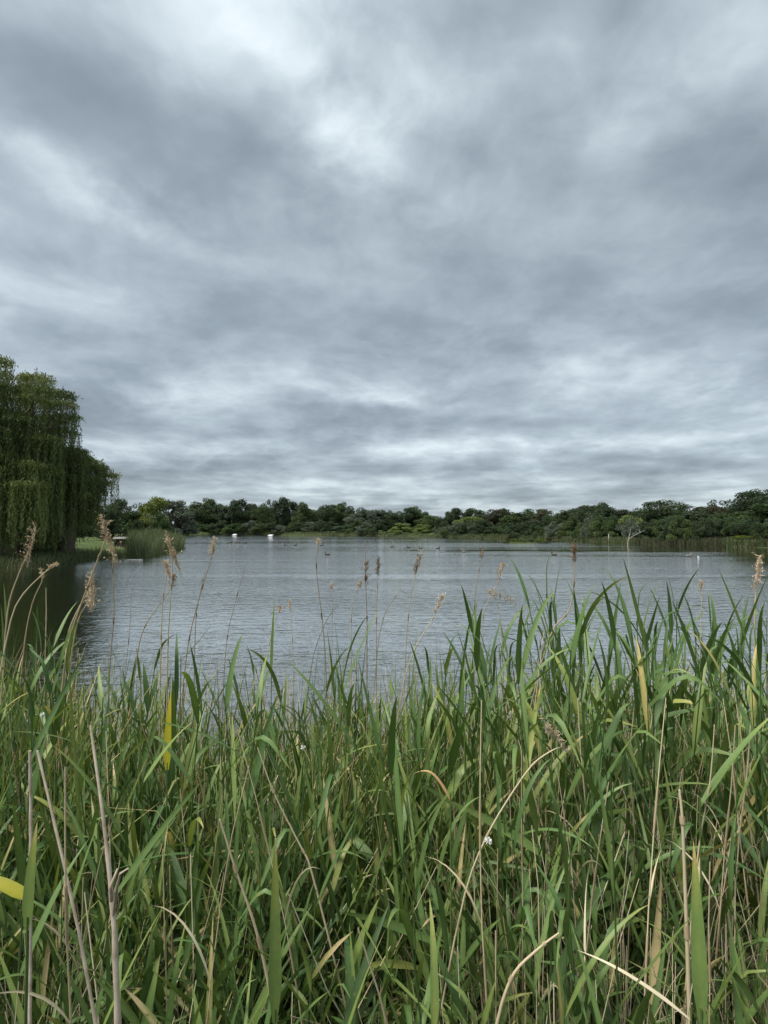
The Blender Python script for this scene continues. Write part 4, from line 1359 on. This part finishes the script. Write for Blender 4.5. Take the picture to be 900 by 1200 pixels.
ST([(474, 780), (479, 715), (488, 670), (497, 643)], 2.4, .0024, .09, 'leaning stalk with a brown tuft near its tip, before the line of ducks', tint=.45, nod=-1, pm='brown', sub=[.94])
ST([(470, 800), (490, 752), (507, 728), (520, 700)], 2.2, .0026, .11, 'slanting stalk with a slim feathery plume low over the water', tint=.6, nod=1, size=.8)
ST([(556, 760), (556, 705), (562, 670), (568, 645)], 2.4, .0022, .06, 'leaning stalk with a thin brown top in front of the willow mound', tint=.35, dens=.4, pm='brown')
ST([(566, 770), (566, 715), (585, 685), (592, 662)], 2.3, .0022, .08, 'leaning stalk with a thin plume just before the small island', tint=.5, nod=-1, dens=.7)
ST([(590, 790), (588, 730), (582, 700), (572, 696)], 2.1, .0018, .12, 'stalk with a fine drooping spray of hair-thin branches', tint=.55, nod=-1, size=1.1, dens=.6)
ST([(640, 740), (668, 720), (675, 690), (677, 640)], 2.0, .0034, .10, 'stalk with a tight dark brown seed head, before the round green bush', tint=.35, pm='brown', size=.7, dens=1.5)
ST([(820, 760), (824, 715), (827, 682)], 2.2, .0022, .07, 'thin stalk with a small plume over the calm water by the reed belt', tint=.5, nod=-1, dens=.5)
ST([(884, 760), (887, 700), (892, 670), (896, 655)], 1.9, .0034, .14, 'dry stalk with a shaggy brown plume at the very edge of the picture', tint=.5, nod=1, dens=1.2)
ST([(145, 800), (150, 745), (151, 690)], 2.4, .0018, 0, 'hair-thin stalk before the flat floating board', tint=.4)
ST([(310, 800), (316, 745), (328, 712)], 2.3, .002, .03, 'thin straw stalk leaning over the near water before the white floats', tint=.6, dens=.4)
ST([(344, 790), (342, 745), (338, 705)], 2.4, .002, .05, 'thin straw stalk with a wispy top leaning back before the white floats', tint=.6, dens=.4)
ST([(0, 590), (4, 545), (6, 528)], 1.2, .004, 0, 'brown stalk tip poking in at the edge before the tall willow', tint=.3) if False else None

# --- pale straws low in the growth that stand out one by one
ST([(808, 1190), (806, 1080), (803, 960), (801, 930)], 1.0, .0045, 0, 'thick upright beige straw, the stoutest in the thicket', tint=.62)
ST([(816, 1000), (835, 920), (842, 852)], 1.15, .0022, 0, 'thin pale straw above the stoutest beige straw', tint=.7)
ST([(300, 880), (318, 930), (355, 1000), (364, 1012)][::-1], 1.25, .0028, 0, 'pale straw slanting back across the middle of the grass', tint=.72)
ST([(325, 1198), (300, 1090), (275, 1025), (255, 965)], 0.95, .0034, 0, 'orange-tan straw curving up in the foreground grass', tint=.62)
ST([(580, 1198), (602, 1140), (640, 1110), (658, 1100)], 0.9, .0034, 0, 'thick bent tan straw low in the foreground', tint=.6)
ST([(540, 1050), (575, 970), (625, 895), (660, 876), (668, 886)], 1.15, .0024, .10, 'tan grass stalk bowing over with a soft drooping head', tint=.62, nod=-1, size=.8, dens=.8)
ST([(640, 740), (625, 850), (618, 890)][::-1], 1.6, .0022, 0, 'straight pale straw in the tall clump', tint=.7)
ST([(735, 905), (742, 860), (752, 780)], 1.6, .0026, 0, 'upright beige straw in the heart of the tall clump', tint=.65)
ST([(730, 900), (770, 850), (755, 800), (740, 770)], 1.7, .0026, 0, 'crooked beige straw crossing the upright one in the tall clump', tint=.6)

# a scatter of bare pale straws, copies of a few shapes
def straw_proto(seed, L, lean, curl, r0):
    global rng
    rng = np.random.default_rng(seed)
    root = empty('dry_straw_stem', (0, 0, -500))
    b_ = MB(); c_ = b_.stems([(0, 0, -0.03)], 0.0, L, r0, lean, curl, seg=10, tint=0.72, taper=0.55, wob=0.03, sides=5)[0]
    for q in (3, 6, 8): b_.tube(c_[q:q + 2] * 0.65 + c_[q:q + 1] * 0.35, r0 * 1.0, 6, 0.4, cap=False)
    b_.build('stem', M['straw'], root)
    b_ = MB()
    b_.ribbons(c_[[4, 7]], np.array([0.6, 3.9]), np.array([.22, .16]), np.array([.008, .006]), np.array([.5, .4]), np.array([1.6, 1.2]), 1.5, seg=7, fold=.5, tint=np.array([.6, .75]), prof='lance')
    b_.build('dead_leaves', M['straw'], root)
    return root, L


SP = [straw_proto(600 + i, *a) for i, a in enumerate([(1.2, .05, .1, .0026), (1.0, .12, .35, .0022), (1.1, .2, -.1, .0024), (0.9, .08, .6, .0020), (1.3, .03, .2, .0028)])]
sused = [False] * len(SP)
rs = np.random.default_rng(611)
for j in range(90):
    if j < 45: px = rs.uniform(560, 900); D = rs.uniform(0.95, 2.4)
    else: px = rs.uniform(-20, 900); D = rs.uniform(0.9, 2.6)
    x = (px - 450) / 600 * D
    z0 = hgt(x, D)
    H = min(CAM_Z - (prof(px) + rs.uniform(0, 260) * (1.6 - D / 2) - 620) / 600 * D - z0, 1.5)
    H = max(H, 0.55)
    i = rs.integers(len(SP))
    o_ = SP[i][0] if not sused[i] else copy_tree(SP[i][0])
    sused[i] = True
    o_.name = 'dry_straw_stem'
    o_.location = (x, D, z0)
    o_.scale = (1, 1, H / SP[i][1])
    o_.rotation_euler = (rs.normal(0, .10), rs.normal(0, .10), rs.random() * 6.28)
    if 'label' in o_: del o_['label']
    tag(o_, f'bare pale straw amid the {"near" if D < 1.6 else "taller"} green, {zone(px)}', 'straw', 'bare pale straws standing in the grass')

# --- grey dead sticks
def stick(name, label, pts_px, D, r0, r1, forks=()):
    pts = np.array([at(a, c_, D + dd_) for a, c_, dd_ in pts_px])
    g0 = pts[0].copy(); dv = pts[0] - pts[1]; dv /= np.linalg.norm(dv)
    while g0[2] > hgt(g0[0], g0[1]) - 0.02 and np.linalg.norm(g0 - pts[0]) < 1.5: g0 = g0 + dv * 0.05 + np.array([0, 0, -0.02])
    root = empty(name, tuple(g0))
    m_ = len(pts) + 1
    pp = np.vstack([g0[None], pts]) - g0
    tt = np.linspace(0, m_ - 1, (m_ - 1) * 4 + 1)
    sm = np.stack([np.interp(tt, np.arange(m_), pp[:, k]) for k in range(3)], 1)
    b_ = MB(); b_.tube(sm, np.linspace(r0, r1, len(sm)) * (1 + 0.12 * np.sin(np.arange(len(sm)) * 2.1)), 8); b_.build('stem', M['deadwood'], root)
    for fk, rr_ in forks:
        q = np.array([at(a, c_, D + dd_) for a, c_, dd_ in fk]) - g0
        b_ = MB(); b_.tube(q, np.linspace(rr_, rr_ * 0.5, len(q)), 6); b_.build('twig', M['deadwood'], root)
    return tag(root, label, 'stick', 'dead grey sticks in the grass')


stick('dead_stick', 'thick grey dead stick with a snapped side fork', [(138, 1198, 0), (134, 1090, .02), (128, 1020, .04), (120, 950, .06), (106, 850, .1)], 0.86, .0062, .0022,
      [([(133, 1072, .02), (137, 1040, .0), (141, 1024, -.01), (150, 1018, -.02)], .003), ([(131, 1055, .02), (129, 1040, .0), (138, 1018, .02)], .0035)])
stick('dead_stick', 'thin smooth grey stick leaning beside the forked one', [(112, 1198, 0), (92, 1090, .02), (72, 1000, .04), (44, 880, .08)], 0.88, .0032, .0022)
stick('dead_stick', 'short upright brown stalk stub behind the thin grey stick', [(36, 1000, 0), (36, 940, .02), (35, 880, .03)], 1.05, .0035, .003)


# --- single leaves that stand out
def lone_leaf(name, label, cat, base, D, az, L, w, lean, curl, mat, kink=0, kt=.5, twist=0, tint=.5, cd=0.0, group=None):
    p_ = at(base[0], base[1], D)
    zg = hgt(p_[0], p_[1])
    root = empty(name, (p_[0], p_[1], zg))
    h_ = p_[2] - zg
    b_ = MB(); b_.stems([(0.0, 0, -0.03)], 0, h_ + 0.05, .0026, 0, 0, seg=4, tint=.6, taper=.3, sides=5); b_.build('stem', M['reed'], root)
    b_ = MB(); b_.ribbons([(0, 0, h_)], az, L, w, lean, curl, twist, seg=14, fold=.22, tint=tint, kink=kink, kt=kt, tip=.9); b_.build('blade', M[mat], root)
    return tag(root, label, cat, group)


lone_leaf('yellow_reed_leaf', 'bright yellow upright reed leaf above the foreground grass', 'leaf', (196, 902), 1.55, R(20), .23, .034, .03, .05, 'yellow', twist=.2, tint=.30)
lone_leaf('yellow_reed_leaf', 'yellow leaf bent flat at the edge of the grass near the dead sticks', 'leaf', (34, 1055), .85, R(-90), .11, .024, 1.0, .5, 'yellow', tint=.3, twist=.5)
lone_leaf('dry_leaf', 'orange-tan leaf hooked over in the middle of the grass', 'leaf', (528, 940), 1.2, R(-60), .13, .011, .5, 1.2, 'orange', kink=.6, kt=.6)
lone_leaf('dry_leaf', 'long split beige leaf lying across the lower thicket', 'leaf', (810, 1196), .9, R(-75), .20, .012, 1.0, .4, 'straw', tint=.85)
lone_leaf('grass_leaf', 'broad bright green blade standing upright in front of the orange-tan straw', 'leaf', (322, 1198), .85, R(-15), .28, .022, .05, .12, 'reed', tint=.72)
lone_leaf('grass_leaf', 'broad green blade standing at the edge beside the bent yellow leaf', 'leaf', (32, 1090), .82, R(10), .16, .022, .05, .1, 'reed', tint=.66)
lone_leaf('grass_leaf', 'broad green blade leaning up through the lower thicket beside the beige straw', 'leaf', (822, 1198), .85, R(25), .26, .024, .18, .15, 'reed', tint=.6)
lone_leaf('grass_leaf', 'long green blade sweeping sideways in front of the tall clump', 'leaf', (820, 945), 1.15, R(75), .30, .018, .75, .35, 'reed', tint=.55)
lone_leaf('grass_leaf', 'tall single blade rising over the water before the white floats', 'leaf', (318, 790), 2.3, R(30), .34, .018, .03, .06, 'reed', tint=.5)
lone_leaf('grass_leaf', 'long straight blade leaning over the water before the willow mound', 'leaf', (575, 790), 2.2, R(-70), .38, .020, .22, .25, 'reed', tint=.5)
lone_leaf('grass_leaf', 'long blade leaning up beside the torn open tuft', 'leaf', (400, 820), 2.1, R(70), .40, .024, .35, .2, 'reed', tint=.5)
lone_leaf('grass_leaf', 'bundled green leaf spray leaning over the water near the short upright tuft', 'leaf', (212, 775), 2.2, R(80), .22, .030, .75, -.2, 'reed', tint=.6)

# small white flower heads caught in the grass
for px, py, D, lab in ((355, 876, 1.6, 'small white flower head in the middle of the grass'), (572, 985, 1.1, 'tiny white flower head low in the grass'), (50, 838, 1.7, 'pale flower tuft in the grass below the bent pale tip')):
    p_ = at(px, py, D); zg = hgt(p_[0], p_[1])
    root = empty('white_flower', (p_[0], p_[1], zg)); h_ = p_[2] - zg
    b_ = MB(); b_.stems([(0, 0, -0.03)], 0, h_ + .03, .0014, 0, 0, seg=3, tint=.5, sides=5); b_.build('stem', M['reed'], root)
    rng = np.random.default_rng(int(px))
    b_ = MB(); n = 26; d_ = rng.normal(size=(n, 3)); d_ /= np.linalg.norm(d_, axis=1, keepdims=True)
    b_.leaves(d_ * .005 + np.array([0, 0, h_]), d_, .009, .005, .5); b_.build('petals', M['petal'], root)
    tag(root, lab, 'flower')

bpy.context.view_layer.update()
